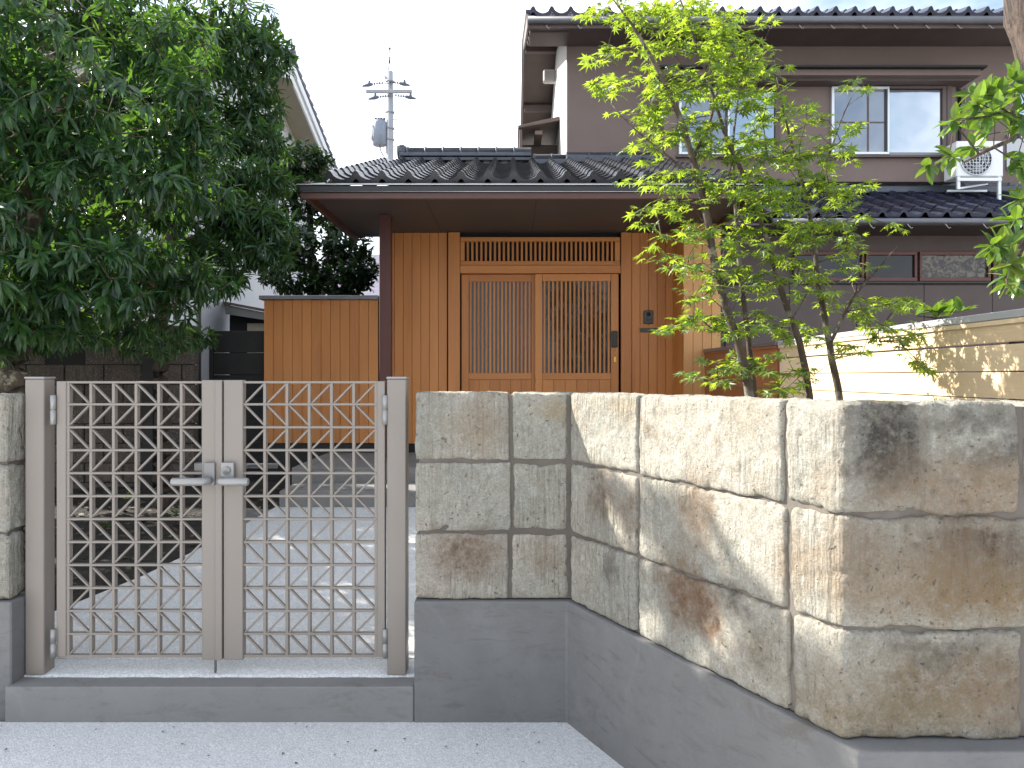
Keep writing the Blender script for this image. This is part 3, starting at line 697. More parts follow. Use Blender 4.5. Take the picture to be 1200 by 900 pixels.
# barge boards
for (ya, za, yb, zb) in ((E0 - .02, EZ2 + .03, RY, RZ + .03), (RY + .002, RZ + .03, 15.6, EZ2 + .03)):
    hexa('barge_board', [(RX0 - .03, ya, za - .17), (RX0 + .0, ya, za - .17), (RX0, yb, zb - .17), (RX0 - .03, yb, zb - .17), (RX0 - .03, ya, za), (RX0, ya, za), (RX0, yb, zb), (RX0 - .03, yb, zb)], M['dkwood'], hs, .003)
    hexa('verge_tile_edge', [(RX0 - .05, ya, za + .002), (RX0 + .06, ya, za + .002), (RX0 + .06, yb, zb + .002), (RX0 - .05, yb, zb + .002), (RX0 - .05, ya, za + .05), (RX0 + .06, ya, za + .05), (RX0 + .06, yb, zb + .05), (RX0 - .05, yb, zb + .05)], M['tile2'], hs, .006)
for y_, dz in ((9.62, 0), (10.3, 0), (10.95, 0), (12.45, 0), (13.9, 0), (14.6, 0)):
    zz = (EZ2 + PT * (y_ - E0) if y_ < RY else RZ - PT * (y_ - RY)) - .055
    box('purlin', RX0 + .005, MX0 - .003, y_ - .05, y_ + .05, zz - .14, zz - .02, M['dkwood'], hs, .004)
box('eave_soffit', RX0 + .01, RX1, 9.45, 10.01, 5.80, 5.82, M['dkwood'], hs, 0)
box('eave_fascia', RX0, RX1, 9.40, 9.44, 5.76, 5.90, M['dkwood'], hs, .003)
tube('gutter', [(RX0 - .02, 9.36, 5.845), (RX1, 9.36, 5.845)], .045, M['gutter'], hs, 12)
hook = None
for i in range(18):
    x = RX0 + .22 + i * .385
    o = tube('gutter_bracket', [(x, 9.40, 5.80), (x - .02, 9.34, 5.77), (x + .005, 9.32, 5.72), (x + .03, 9.33, 5.735)], .006, M['gatel'], hs, 6) if hook is None else place('gutter_bracket', hook.data, WL[hook] + Vector((i * .385, 0, 0)), hs)
    hook = hook or o
# bay with awning
BX0, BX1, BY = fx(778, 9.8), fx(1120, 9.8), 9.8
def mz(y, Y=9.8): return H + (441 - y) / 900 * Y
bay = box('window_bay', BX0, BX1, BY, 10.018, mz(213), mz(91), M['plaster'], hs, .003)
box('awning', fx(770, 9.55), fx(1156, 9.45), 9.42, 10.015, mz(79.5, 9.45), mz(77, 9.45), M['dark'], hs, .002)
box('awning_fascia', fx(772, 9.5), fx(1150, 9.5), 9.50, 10.013, mz(88, 9.5), mz(80, 9.5) , M['plaster'], hs, .003)
box('awning_underside', fx(775, 9.6), fx(1138, 9.6), 9.60, 10.011, mz(94.5, 9.6), mz(88.6, 9.6), M['dkwood'], hs, .003)
tube('downpipe', [(fx(1125, 9.95), 9.96, mz(100)), (fx(1125, 9.95), 9.96, 4.0)], .022, M['dark'], hs, 10)
tube('downpipe', [(fx(1128, 9.95), 9.90, mz(100)), (fx(1128, 9.95), 9.90, mz(150))], .012, M['gatel'], hs, 8)
def window2(x0, x1, y0, y1, Y):
    W_ = box('window', fx(x0, Y), fx(x1, Y), Y - .004, Y - .001, mz(y1, Y), mz(y0, Y), M['dark'], hs, 0)
    xm = x0 + (x1 - x0) * .49
    def bar(n_, a, b_, c, d, ya, yb, m): box(n_, fx(a, Y), fx(b_, Y), Y - ya, Y - yb, mz(d, Y), mz(c, Y), m, W_, .002)
    bar('pane', x0 + 3, xm - 1, y0 + 3, y1 - 3, .018, .012, M['paneB']); bar('pane', xm + 2, x1 - 5, y0 + 3, y1 - 3, .010, .006, M['paneA'])
    bar('frame', x0, x0 + 3, y0, y1, .05, .005, M['alum']); bar('frame', x0 + 3.1, xm + 1.4, y0, y0 + 2.8, .05, .005, M['alum']); bar('frame', x0 + 3.1, xm + 1.4, y1 - 2.8, y1, .05, .005, M['alum'])
    bar('frame', xm - .6, xm + 1.5, y0 + 2.9, y1 - 2.9, .052, .019, M['alum']); bar('frame', xm - 2.8, xm - .7, y0 + 2.9, y1 - 2.9, .04, .019, M['black'])
    bar('frame', xm + 1.6, x1, y0 - 1, y0 + 2, .045, .005, M['dkwood']); bar('frame', xm + 1.6, x1, y1 - 2, y1 + 1, .045, .005, M['gunmetal'])
    bar('frame', x1 - 4.5, x1, y0 + 2.1, y1 - 2.1, .045, .005, M['dkwood'])
    mx = x0 + (xm - x0) * .66; my = y0 + (y1 - y0) * .52
    bar('muntin', mx - 1.2, mx + 1.2, y0 + 3, y1 - 3, .0215, .019, M['dkwood']); bar('muntin', x0 + 3, xm - 3, my - .8, my + .8, .0235, .022, M['dkwood'])
    bar('sill', x0 - 3, x1 + 8, y1 + 1.3, y1 + 3.5, .06, .0, M['dkwood'])
window2(973, 1107, 103, 182, BY); window2(795, 912, 105, 182, BY)
box('bay_post', fx(1108.5, BY), fx(1114, BY), BY - .03, BY - .001, mz(184), mz(100), M['dkwood'], hs, .003)
# lower lean-to roof at the right
lr = hexa('lower_roof', [(2.9, 8.62, 3.25), (7.0, 8.62, 3.25), (7.0, 10.0, 3.80), (2.9, 10.0, 3.80), (2.9, 8.62, 3.28), (7.0, 8.62, 3.28), (7.0, 10.0, 3.83), (2.9, 10.0, 3.83)], M['dark'], hs, 0)
tiled(lr, 2.9, 6.98, 8.58, 3.33, .40, 6, .235, .24, M['tile2'], .03)
ll = box('lower_flashing', 2.9, 7.0, 9.86, 10.015, 3.86, 3.95, M['tile3'], hs, .01)
ridge_roll(2.9, 7.0, 3.97, 14, ll, .03, 9.94)
box('lower_soffit', 2.2, 7.0, 8.64, 9.29, 3.20, 3.22, M['dkwood'], hs, 0)
tube('gutter', [(2.9, 8.55, 3.225), (7.0, 8.55, 3.225)], .036, M['gutter'], hs, 12)
for i in range(9): place('gutter_bracket', hook.data, (3.15 + i * .42, 8.53, 3.13), hs)
box('ground_floor_wall', 2.2, 7.0, 9.30, 9.38, .3, 3.60, M['dkwood'], hs, 0)
LW = 9.27
for i, (a, b_) in enumerate(((850, 925), (925, 1004), (1004, 1083), (1083, 1163), (1163, 1240))):
    box('wall_panel', fx(a, LW) + .003, fx(b_, LW) - .003, LW, LW + .028, .4, mz(334, LW), M['dkwood'], hs, .003)
box('sill_board', fx(850, LW), fx(1260, LW), LW - .03, LW + .03, mz(332.6, LW), mz(330, LW), M['black'], hs, .002)
for (a, b_) in ((930, 1012), (1014, 1074), (1077, 1160), (1163, 1240)):
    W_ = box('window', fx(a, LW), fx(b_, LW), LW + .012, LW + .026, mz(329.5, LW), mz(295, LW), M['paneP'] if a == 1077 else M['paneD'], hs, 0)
    for (x0, x1, y0, y1) in ((a, b_, 295, 299), (a, b_, 325.3, 329.5), (a, a + 3, 299.1, 325.2), (b_ - 3, b_, 299.1, 325.2)):
        box('frame', fx(x0, LW), fx(x1, LW), LW - .02, LW + .011, mz(y1, LW), mz(y0, LW), M['brownframe'], W_, .002)
# lean-to annex on the left flank of the storey
an = hexa('annex_roof', [(fx(607, 11.5), 11.5, fz(150, 11.5)), (MX0 - .004, 11.5, fz(141, 11.5)), (MX0 - .004, 13, fz(141, 11.5)), (fx(607, 11.5), 13, fz(150, 11.5)), (fx(607, 11.5), 11.5, fz(147, 11.5)), (MX0 - .004, 11.5, fz(136, 11.5)), (MX0 - .004, 13, fz(136, 11.5)), (fx(607, 11.5), 13, fz(147, 11.5))], M['dkwood'], hs, .004)
box('annex_side', fx(608.5, 11.5), fx(612, 11.5), 11.52, 12.9, 3.6, fz(151, 11.5), M['dkwood'], hs, .003)
box('annex_back', fx(612, 11.5), MX0 - .002, 12.2, 12.25, 3.6, fz(151, 11.5) - .03, M['dkwood'], hs, 0)
box('annex_bracket', fx(627, 11.5), fx(636, 11.5), 11.6, 12.2, fz(155, 11.5), fz(150.4, 11.5), M['plaster'], hs, .003)
fl = box('floodlight', .50, .70, 12.3, 12.42, 6.22, 6.42, M['gatel'], hs, .02)
# air conditioner on a bracket
ac = thing('air_conditioner', 'white outdoor air conditioner unit on a metal stand above the lower roof', 'air conditioner', (5.75, 9.4, 3.7))
AY = 9.35
body = box('casing', fx(1121, AY), fx(1176, AY), AY, AY + .28, mz(207, AY), mz(165, AY), M['white'], ac, .012)
cx, cz, rr = fx(1143.5, AY), mz(187, AY), .190
bm = bmesh.new(); tube_bm(bm, [Vector((cx, AY - .001, cz)), Vector((cx, AY - .004, cz))], rr, 32); from_bm('fan_opening', bm, M['black'], body)
bm = bmesh.new()
for k in range(1, 5):
    r_ = rr * k / 4; pts = [Vector((cx + r_ * math.cos(t * math.pi / 14), AY - .014, cz + r_ * math.sin(t * math.pi / 14))) for t in range(29)]
    tube_bm(bm, pts, .0035 if k < 4 else .007, 5)
for k in range(-4, 5):
    h_ = math.sqrt(max(0, rr * rr - (k * rr / 5) ** 2)); tube_bm(bm, [Vector((cx + k * rr / 5, AY - .012, cz - h_)), Vector((cx + k * rr / 5, AY - .012, cz + h_))], .003, 4)
    tube_bm(bm, [Vector((cx - h_, AY - .012, cz + k * rr / 5)), Vector((cx + h_, AY - .012, cz + k * rr / 5))], .003, 4)
from_bm('fan_grille', bm, M['alum'], body)
bm = bmesh.new()
for k in range(3):
    t = k * 2.094 + .4; c_ = Vector((cx, AY - .006, cz)); e1 = Vector((math.cos(t), 0, math.sin(t))); e2 = Vector((math.cos(t + .9), 0, math.sin(t + .9)))
    v = [bm.verts.new(c_ + d) for d in (e1 * .03, e1 * .16, (e1 + e2) * .09, e2 * .15 + Vector((0, -.003, 0)), e2 * .03)]; bm.faces.new(v)
from_bm('fan_blades', bm, M['gunmetal'], body)
for x in (1121.5, 1169.5):
    box('stand_leg', fx(x, AY), fx(x + 3.4, AY), AY - .01, AY + .025, mz(222 if x < 1130 else 235, AY), mz(207.3, AY), M['alum'], ac, .002)
box('stand_rail', fx(1121, AY), fx(1173, AY), AY - .02, AY - .011, mz(212.5, AY), mz(208.5, AY), M['alum'], ac, .002)
box('stand_rail', fx(1124, AY), fx(1172, AY), AY + .25, AY + .28, mz(219, AY), mz(216.5, AY), M['alum'], ac, .002)
hexa('stand_brace', [(fx(1124, AY), AY + .02, mz(221, AY)), (fx(1127, AY), AY + .02, mz(221, AY)), (fx(1171, AY), AY + .22, mz(211, AY)), (fx(1168, AY), AY + .22, mz(211, AY)), (fx(1124, AY), AY + .02, mz(219, AY)), (fx(1127, AY), AY + .02, mz(219, AY)), (fx(1171, AY), AY + .22, mz(209.5, AY)), (fx(1168, AY), AY + .22, mz(209.5, AY))], M['alum'], ac, 0)
w5 = box('window', fx(1181, 9.98), fx(1230, 9.98), 10.0, 10.016, mz(193), mz(152), M['paneB'], hs, 0)
box('frame', fx(1181, 9.98), fx(1230, 9.98), 9.97, 9.999, mz(194), mz(190.5), M['alum'], w5, .002)
box('frame', fx(1181, 9.98), fx(1230, 9.98), 9.97, 9.999, mz(156), mz(152), M['alum'], w5, .002)

# ------------------------------------------------------------------ fences
wf = thing('cedar_fence', 'upright cedar board screen with grey metal cap left of the entrance', 'fence', (-2.1, 8.5, .3))
x0, x1 = fx(311), fx(444)
boards(wf, x0, x1, .765, fz(352), 8.45, 12, M['woodv'])
box('backing', x0 + .01, x1 + .14, 8.475, 8.6, .3, fz(352) - .01, M['dark'], wf, 0)
box('foot_board', x0, x1 + .12, 8.46, 8.474, .3, .76, M['blackfence'], wf, 0)
box('cap', x0 - .045, x1 + .005, 8.41, 8.64, fz(351.8), fz(347), M['capmetal'], wf, .004)
bf = thing('black_fence', 'low black board fence between the block wall and the cedar screen', 'fence', (-3.05, 8.6, .3))
for i in range(7): box('board', fx(249, 8.6), fx(311.5, 8.6), 8.62, 8.645, .28 + i * .248, .28 + (i + 1) * .248 - .006, M['blackfence'], bf, .003)
box('fence_post', fx(249, 8.6) - .04, fx(249, 8.6) - .002, 8.6, 8.66, .28, 2.03, M['blackfence'], bf)
# pale cedar fence running back along the right side
rfn = thing('cedar_fence', 'pale fence of horizontal cedar boards with grey cap along the right side', 'fence', (2.15, 4.8, .2))
FXX = 2.135; p_ = .1195
gz1 = H + (441 - 401) / 900 * (FXX * 1.5)              # first gap height
tz = H + 79 * FXX * 1.5 / 900
def fence_boards(ax, ay, bx, by, mat, par, capm):
    d = Vector((bx - ax, by - ay, 0)); ln = d.length; ang = math.atan2(d.y, d.x)
    zt = tz - .036
    zs = [(gz1 + .005, zt)] + [(gz1 - p_ * (k + 1) + .0, gz1 - p_ * k - .005) for k in range(9)]
    for (za, zb) in zs:
        me = box_mesh(ln, .02, zb - za - .0, mat, .002)
        o = place('board', me, ((ax + bx) / 2, (ay + by) / 2, (za + zb) / 2), par, (0, 0, ang))
    n_ = max(2, int(ln / .9) + 1)
    for i in range(n_):
        t = (i + .02) / (n_ - .96); x, y = ax + d.x * t, ay + d.y * t
        nx, ny = -d.y / ln, d.x / ln
        if nx < 0: nx, ny = -nx, -ny
        place('fence_post', box_mesh(.045, .045, tz - .25, M['blackfence'], .002), (x + nx * .034, y + ny * .034, (tz - .04 + .2) / 2), par, (0, 0, ang))
    place('cap', box_mesh(ln + .02, .085, .034, capm, .003), ((ax + bx) / 2 + .018, (ay + by) / 2, tz - .017), par, (0, 0, ang))
    place('top_rail', box_mesh(ln + .0, .03, .022, mat, .002), ((ax + bx) / 2 - .006, (ay + by) / 2, tz - .0465), par, (0, 0, ang))
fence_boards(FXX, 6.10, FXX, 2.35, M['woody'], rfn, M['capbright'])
rf2 = thing('cedar_fence', 'short reddish cedar board fence in shade joining the entrance side wall', 'fence', (2.07, 7.0, .2))
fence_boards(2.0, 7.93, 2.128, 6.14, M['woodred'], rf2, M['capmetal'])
# block wall at the back of the left bed
bw = thing('block_wall', 'dark stained old block wall behind the trees on the left', 'wall', (-4.2, 7.9, .2))
xs = -6.2
for r in range(9):
    x = xs + (.2 if r % 2 else 0)
    while x < -3.28:
        xe = min(x + .395, -3.27)
        if not (r == 7 and -5.0 < x < -4.5) and xe - x > .06: box('block', x + .004, xe - .004, 7.9 + random.uniform(-.006, .006), 8.02, .2 + r * .203 + .004, .2 + (r + 1) * .203 - .004, M['block'], bw, .008)
        x += .4
box('joint_mortar', xs + .02, -3.3, 7.915, 8.0, .2, 2.0, M['dark'], bw, 0)
box('buttress', fx(167, 7.8), fx(180, 7.8), 7.78, 7.88, .2, 2.06, M['blackfence'], bw, .004)

# ------------------------------------------------------------------ neighbour's white house
nh = thing('house', 'white rendered neighbouring house with purple grey roof behind the left trees', 'house', (-8, 14, .3))
WX = -4.55; AX = -4.0; AYY, AZ, NP = 14.0, 7.22, .31
box('wall', -12, WX, 11.1, 17.6, 0, 5.6, M['whitewall'], nh, 0)
bm = bmesh.new(); pr = [(11.1, 5.6), (17.6, 5.6), (17.6, AZ - NP * 3.6 - .1), (14.0, AZ - .1), (11.1, AZ - NP * 2.9 - .1)]
a = [bm.verts.new((-11.9, y, z)) for y, z in pr]; b = [bm.verts.new((WX - .001, y, z)) for y, z in pr]
bm.faces.new(a); bm.faces.new(b[::-1])
for i in range(5): j = (i + 1) % 5; bm.faces.new((a[i], b[i], b[j], a[j]))
from_bm('gable_wall', bm, M['whitewall'], nh)
for (ya, yb) in ((AYY, 10.3), (AYY + .003, 18.4)):
    za, zb = AZ, AZ - NP * abs(yb - AYY)
    def slab(nm, x0, x1, t0, t1, m): hexa(nm, [(x0, ya, za + t0), (x1, ya, za + t0), (x1, yb, zb + t0), (x0, yb, zb + t0), (x0, ya, za + t1), (x1, ya, za + t1), (x1, yb, zb + t1), (x0, yb, zb + t1)], m, nh, .004)
    slab('roof', -12.3, AX, 0, .10, M['purpletile']); slab('verge_soffit', -12.2, AX - .06, -.10, -.002, M['cream']); slab('barge_board', AX - .058, AX - .02, -.30, -.003, M['white']); slab('verge_trim', AX - .015, AX + .02, -.16, -.003, M['white'])
    for k in range(16):
        t = (k + .5) / 16; y = ya + (yb - ya) * t; z = za + (zb - za) * t
        tube('verge_tile', [(AX - .02, y - .12, z + .12), (AX - .02, y + .12, z + .12 + (-.037 if yb > ya else .037))], [.05, .06], M['purpletile'], nh, 8)
tube('ridge_tile', [(-12.3, AYY, AZ + .14), (AX + .05, AYY, AZ + .14)], .10, M['purpletile'], nh, 10)
tube('downpipe', [(WX + .04, 11.06, .3), (WX + .04, 11.06, 5.5)], .035, M['gunmetal'], nh, 8)
for (a, b_, c, d) in ((-7.4, -6.2, 4.2, 5.2), (-7.4, -6.2, 1.6, 2.8)):
    W_ = box('window', a, b_, 11.085, 11.099, c, d, M['paneB'], nh, 0)
    box('frame', a - .05, b_ + .05, 11.04, 11.083, d, d + .05, M['alum'], W_); box('frame', a - .05, b_ + .05, 11.04, 11.083, c - .05, c, M['alum'], W_)
    for x in (a - .05, (a + b_) / 2, b_): box('frame', x, x + .05, 11.045, 11.084, c + .001, d - .001, M['alum'], W_)
hd = hexa('porch_hood', [P(262, 356, 11.6), P(318, 367, 11.6), P(318, 367, 12.4) , P(262, 356, 12.4), P(262, 353, 11.6), P(318, 363.5, 11.6), P(318, 363.5, 12.4), P(262, 353, 12.4)], M['dkwood'], nh, .003)
hexa('hood_side', [P(264, 368, 11.65), P(317, 376, 11.65), P(317, 376, 11.7), P(264, 368, 11.7), P(263, 356.5, 11.65), P(317, 367.5, 11.65), P(317, 367.5, 11.7), P(263, 356.5, 11.7)], M['gunmetal'], nh, 0)
box('porch', P(269, 0, 11.8).x, P(330, 0, 11.8).x, 11.8, 12.3, .3, P(0, 369, 11.8).z, M['dark'], nh, 0)
box('cream_panel', P(290, 0, 11.78).x, P(312, 0, 11.78).x, 11.77, 11.79, 1.8, P(0, 379, 11.78).z, M['cream'], nh, 0)  # plain cream panel on the dark porch front
# far roof glimpsed beside the porch post
fr = thing('house', 'distant house with a grey tiled roof glimpsed under the porch eave', 'house', (-4.6, 26, 0))
hexa('roof', [(-7, 25, 4.0), (-3.2, 25, 4.0), (-3.2, 29, 6.0), (-7, 29, 6.0), (-7, 25, 4.1), (-3.2, 25, 4.1), (-3.2, 29, 6.1), (-7, 29, 6.1)], M['purpletile'], fr, 0)
box('wall', -6.7, -3.5, 25.6, 29, 0, 4.2, M['whitewall'], fr, 0)
box('window', -4.9, -3.9, 25.56, 25.59, 2.2, 3.4, M['paneB'], fr, 0)

# ------------------------------------------------------------------ utility pole
up = thing('utility_pole', 'grey concrete utility pole with crossarm and transformer behind the porch roof', 'utility pole', P(457, 441, 28) - Vector((0, 0, 1.5)))
PY = 28.0
def U_(x, y, dy=0): return P(x, y, PY) + Vector((0, dy, 0))
tube('shaft', [U_(457.5, 441 + 48), U_(456.5, 84)], [.19, .125], M['poleconc'], up, 16)
for y in (95, 131, 150, 163): tube('steel_band', [U_(457, y), U_(457, y + 1.5)], .165, M['poleconc'], up, 14)
a = U_(430, 109); box('crossarm', U_(430, 0).x, U_(483.5, 0).x, PY - .22, PY - .13, U_(0, 111.2).z, U_(0, 107.4).z, M['poleconc'], up, .01)
tf = tube('transformer', [U_(445.5, 172, -.1), U_(445.5, 171, -.1), U_(445.5, 146, -.1), U_(445.5, 143, -.1)], [.2, .25, .25, .22], M['transf'], up, 20)
for dx in (-5, -1.5, 1.5, 5): tube('bushing', [U_(445.5 + dx, 143, -.1), U_(445.5 + dx, 139.5, -.1)], [.04, .06], M['insul'], tf, 8)
tube('cooling_fin', [U_(440, 149, -.2), U_(437.5, 150, -.25), U_(437.5, 166, -.25), U_(440, 168, -.2)], .035, M['transf'], tf, 6)
tube('lead', [U_(446, 172, -.2), U_(447, 178, -.2), U_(450, 184, -.1)], .02, M['insul'], tf, 5)
for (x, y, dx) in ((433, 101, 1), (474, 100, -1), (440, 116, 1), (481, 115.5, -1)):
    s_ = 1 if dx > 0 else -1
    bm = bmesh.new(); q = [U_(x - 7 * s_, y + 2.5, -.2), U_(x, y + 1, -.2), U_(x + 5 * s_, y, -.2)]; tube_bm(bm, q, [.03, .07, .05], 8)
    tube_bm(bm, [U_(x + 1, y + .5, -.2), U_(x + 1, y - 3.8, -.2)], [.06, .035], 8)
    for k in range(4): c_ = U_(x + (7 + k * 3) * s_, y - .4 - k * .4, -.2); tube_bm(bm, [c_ - Vector((.02, 0, 0)), c_ + Vector((.02, 0, 0))], .045, 8)
    tube_bm(bm, [U_(x + 4 * s_, y, -.2), U_(457, y - 1.5, -.15)], .012, 5)
    from_bm('insulator', bm, M['insul'], up)
tube('top_bracket', [U_(457, 98), U_(450, 89)], .05, M['poleconc'], up, 8)
tube('lightning_rod', [U_(454.5, 84), U_(456.8, 73), U_(456.5, 59)], .015, M['insul'], up, 6)
tube('rod_tip', [U_(456.5, 58), U_(456.5, 56)], .045, M['insul'], up, 8); tube('rod_sleeve', [U_(456.3, 74), U_(456.6, 67)], .035, M['insul'], up, 8)
for i in range(10): tube('step_bolt', [U_(457.5, 100 + i * 8) + Vector((.1 if i % 2 else -.1, 0, 0)), U_(457.5, 100 + i * 8) + Vector((.28 if i % 2 else -.28, 0, 0))], .012, M['poleconc'], up, 4)
def wire(lab, a, b, sag=.5):
    pts = [a.lerp(b, t / 14) - Vector((0, 0, sag * 4 * (t / 14) * (1 - t / 14))) for t in range(15)]
    return setp(tube('power_line', pts, .006, M['poleconc'], None, 4), lab, 'power line', 'thin lines strung from the utility pole')
for (x, y, lb) in ((433, 101, 'thin power line leaving the pole from its upper left insulator'), (440, 116, 'thin power line leaving the pole from its lower left insulator')):
    a_ = U_(x - 7, y + 2.5, -.2); wire(lb, a_, a_ + Vector((-14, -9, 1.0)), .6)
for (x, y, lb) in ((474, 100, 'thin power line leaving the pole from its upper right insulator'), (481, 115.5, 'thin power line leaving the pole from its lower right insulator')):
    a_ = U_(x + 7, y + 2.5, -.2); wire(lb, a_, a_ + Vector((30, 12, 0)), .8)

# ------------------------------------------------------------------ plants
def lance():                                           # narrow folded leaf, unit length along +X
    v = [(0, 0, 0), (.22, .085, .018), (.22, 0, -.01), (.22, -.085, .018), (.55, .115, .0), (.55, 0, -.045), (.55, -.115, .0), (.82, .06, -.05), (.82, 0, -.085), (.82, -.06, -.05), (1, 0, -.14)]
    f = [(0, 2, 1), (0, 3, 2), (1, 2, 5, 4), (2, 3, 6, 5), (4, 5, 8, 7), (5, 6, 9, 8), (7, 8, 10), (8, 9, 10)]
    return v, f
def oval():
    v = [(0, 0, 0), (.2, .17, .03), (.2, 0, 0), (.2, -.17, .03), (.55, .23, .03), (.55, 0, -.02), (.55, -.23, .03), (.85, .11, -.02), (.85, 0, -.06), (.85, -.11, -.02), (1, 0, -.11)]
    return v, lance()[1]
def palmate():                                         # seven pointed lobes
    tips = [(-128, .42), (-82, .72), (-40, .92), (0, 1.0), (40, .92), (82, .72), (128, .42)]
    v = [(0, 0, 0)]; f = []
    nt_ = []
    angs = [-165] + [(tips[i][0] + tips[i + 1][0]) / 2 for i in range(6)] + [165]
    rad = [.10] + [.26, .31, .34, .34, .31, .26] + [.10]
    for a_, r_ in zip(angs, rad): v.append((r_ * math.cos(R(a_)), r_ * math.sin(R(a_)), .0))
    b0 = len(v)
    for a_, r_ in tips: v.append((r_ * math.cos(R(a_)), r_ * math.sin(R(a_)), -.16 * r_))
    m0 = len(v)
    for a_, r_ in tips: v.append((r_ * .5 * math.cos(R(a_)), r_ * .5 * math.sin(R(a_)), -.07))
    for i in range(7):
        f += [(0, 1 + i, m0 + i), (0, m0 + i, 2 + i), (1 + i, b0 + i, m0 + i), (m0 + i, b0 + i, 2 + i)]
    return v, f
def frame_of(d, up, roll=0):
    x = d.normalized(); y = up.cross(x)
    if y.length < .05: y = Vector((0, 1, 0)).cross(x)
    y.normalize(); z = x.cross(y)
    m = Matrix((x, y, z)).transposed()
    if roll: m = m @ Matrix.Rotation(roll, 3, 'X')
    return m
def in_view(p):
    return p.y > .3 and -20 < 600 + 900 * p.x / p.y < 1220 and -20 < 441 - 900 * (p.z - H) / p.y < 920
def put_leaves(root, leaves, shape, mat, nobj=300, name='leaf'):
    v, f = shape; V = np.array(v)
    me = bpy.data.meshes.new(name); me.from_pydata(v, [], f); me.materials.append(mat)
    sc = sorted(range(len(leaves)), key=lambda i: -(leaves[i][2] / leaves[i][0].y if in_view(leaves[i][0]) else 0))
    one = set(sc[:nobj])
    vs = []; fs = []; k = 0
    for i, (p, m, s) in enumerate(leaves):
        if i in one and in_view(p):
            o = place(name, me, p, root, m.to_euler(), (s, s, s))
        else:
            A = np.array(m) * s; vs.append(V @ A.T + np.array(p)); fs += [tuple(q + k for q in g) for g in f]; k += len(v)
    if vs:
        vs = np.concatenate(vs); L0 = np.array(WL[root]); me2 = bpy.data.meshes.new('foliage'); me2.from_pydata([tuple(q) for q in vs - L0], [], fs); me2.materials.append(mat)
        o = place('foliage', me2, WL[root], root); o['kind'] = 'stuff'
def grow(root, stems, targets, mat, tip=.0022, power=.5, step_=.14, jit=.018, smax=6, trunk_name='trunk', n=7):
    """stems: list of (points, radii). Each target hangs on the nearest limb by a branch of its own."""
    nodes = []; par = []; rad = []
    for pts, rr_ in stems:
        pts = [Vector(p) for p in pts]; sp = []; sr = []
        for i in range(len(pts) - 1):
            m_ = max(1, int((pts[i + 1] - pts[i]).length / .07))
            for k in range(m_): sp.append(pts[i].lerp(pts[i + 1], k / m_)); sr.append(rr_[i] + (rr_[i + 1] - rr_[i]) * k / m_)
        sp.append(pts[-1]); sr.append(rr_[-1])
        sp2 = [sp[0]] + [(sp[i - 1] + sp[i] * 2 + sp[i + 1]) / 4 + Vector((random.uniform(-1, 1), random.uniform(-1, 1), 0)) * sr[i] * .14 for i in range(1, len(sp) - 1)] + [sp[-1]]
        bm = bmesh.new(); tube_bm(bm, sp2, sr, 12); from_bm(trunk_name, bm, mat, root, True)
        b0 = len(nodes)
        for i, p in enumerate(sp2): nodes.append(p); par.append(-1); rad.append(sr[i])
    nst = len(nodes)
    arr = np.array([tuple(p) for p in nodes])
    order = sorted(range(len(targets)), key=lambda i: float(np.min(np.linalg.norm(arr - np.array(targets[i]), axis=1))))
    dirs = [None] * len(targets)
    arrl = [tuple(p) for p in nodes]; A = np.zeros((len(nodes) + len(targets) * 12, 3)); A[:len(nodes)] = arr; cnt = len(nodes)
    for i in order:
        t = Vector(targets[i])
        D = A[:cnt] - np.array(t); dist = np.linalg.norm(D, axis=1) + np.maximum(0, D[:, 2]) * .8 + np.where(np.arange(cnt) < nst, 0, .03)
        j = int(np.argmin(dist)); p0 = nodes[j]; d = t - p0; m_ = max(1, min(6, int(d.length / step_)))
        prev = j
        for k in range(1, m_ + 1):
            f = k / m_; q = p0 + d * f + Vector((0, 0, .10 * d.length * math.sin(math.pi * f)))
            if k < m_: q += Vector((random.uniform(-jit, jit), random.uniform(-jit, jit), random.uniform(-jit, jit)))
            nodes.append(q); par.append(prev); rad.append(0); A[cnt] = q; prev = cnt; cnt += 1
        dirs[i] = (nodes[-1] - nodes[par[-1]]).normalized()
    load = [0] * cnt
    for i in range(cnt - 1, nst - 1, -1):
        if load[i] == 0: load[i] = 1
        if par[i] >= nst: load[par[i]] += load[i]
    # chains
    kids = {}
    for i in range(nst, cnt): kids.setdefault(par[i], []).append(i)
    bmb = bmesh.new(); started = set()
    def chain(i):
        c = [par[i], i]
        while True:
            ks = kids.get(c[-1], [])
            if not ks: break
            k_ = max(ks, key=lambda q: load[q]); c.append(k_)
            started.add(k_)
        return c
    seeds = sorted(range(nst, cnt), key=lambda q: -load[q])
    for i in seeds:
        if i in started: continue
        started.add(i); c = chain(i)
        rs = [min(smax * tip, tip * load[q] ** power) if q >= nst else min(smax * tip, tip * load[c[1]] ** power) for q in c]
        big = load[i] >= 12
        tgt = bmesh.new() if big else bmb
        tube_bm(tgt, [nodes[q] for q in c], rs, 6 if big else 4, False)
        if big: from_bm('branch', tgt, mat, root, True)
    if len(bmb.verts):
        o = from_bm('twigs', bmb, mat, root, True); o['kind'] = 'stuff'
    else: bmb.free()
    return dirs

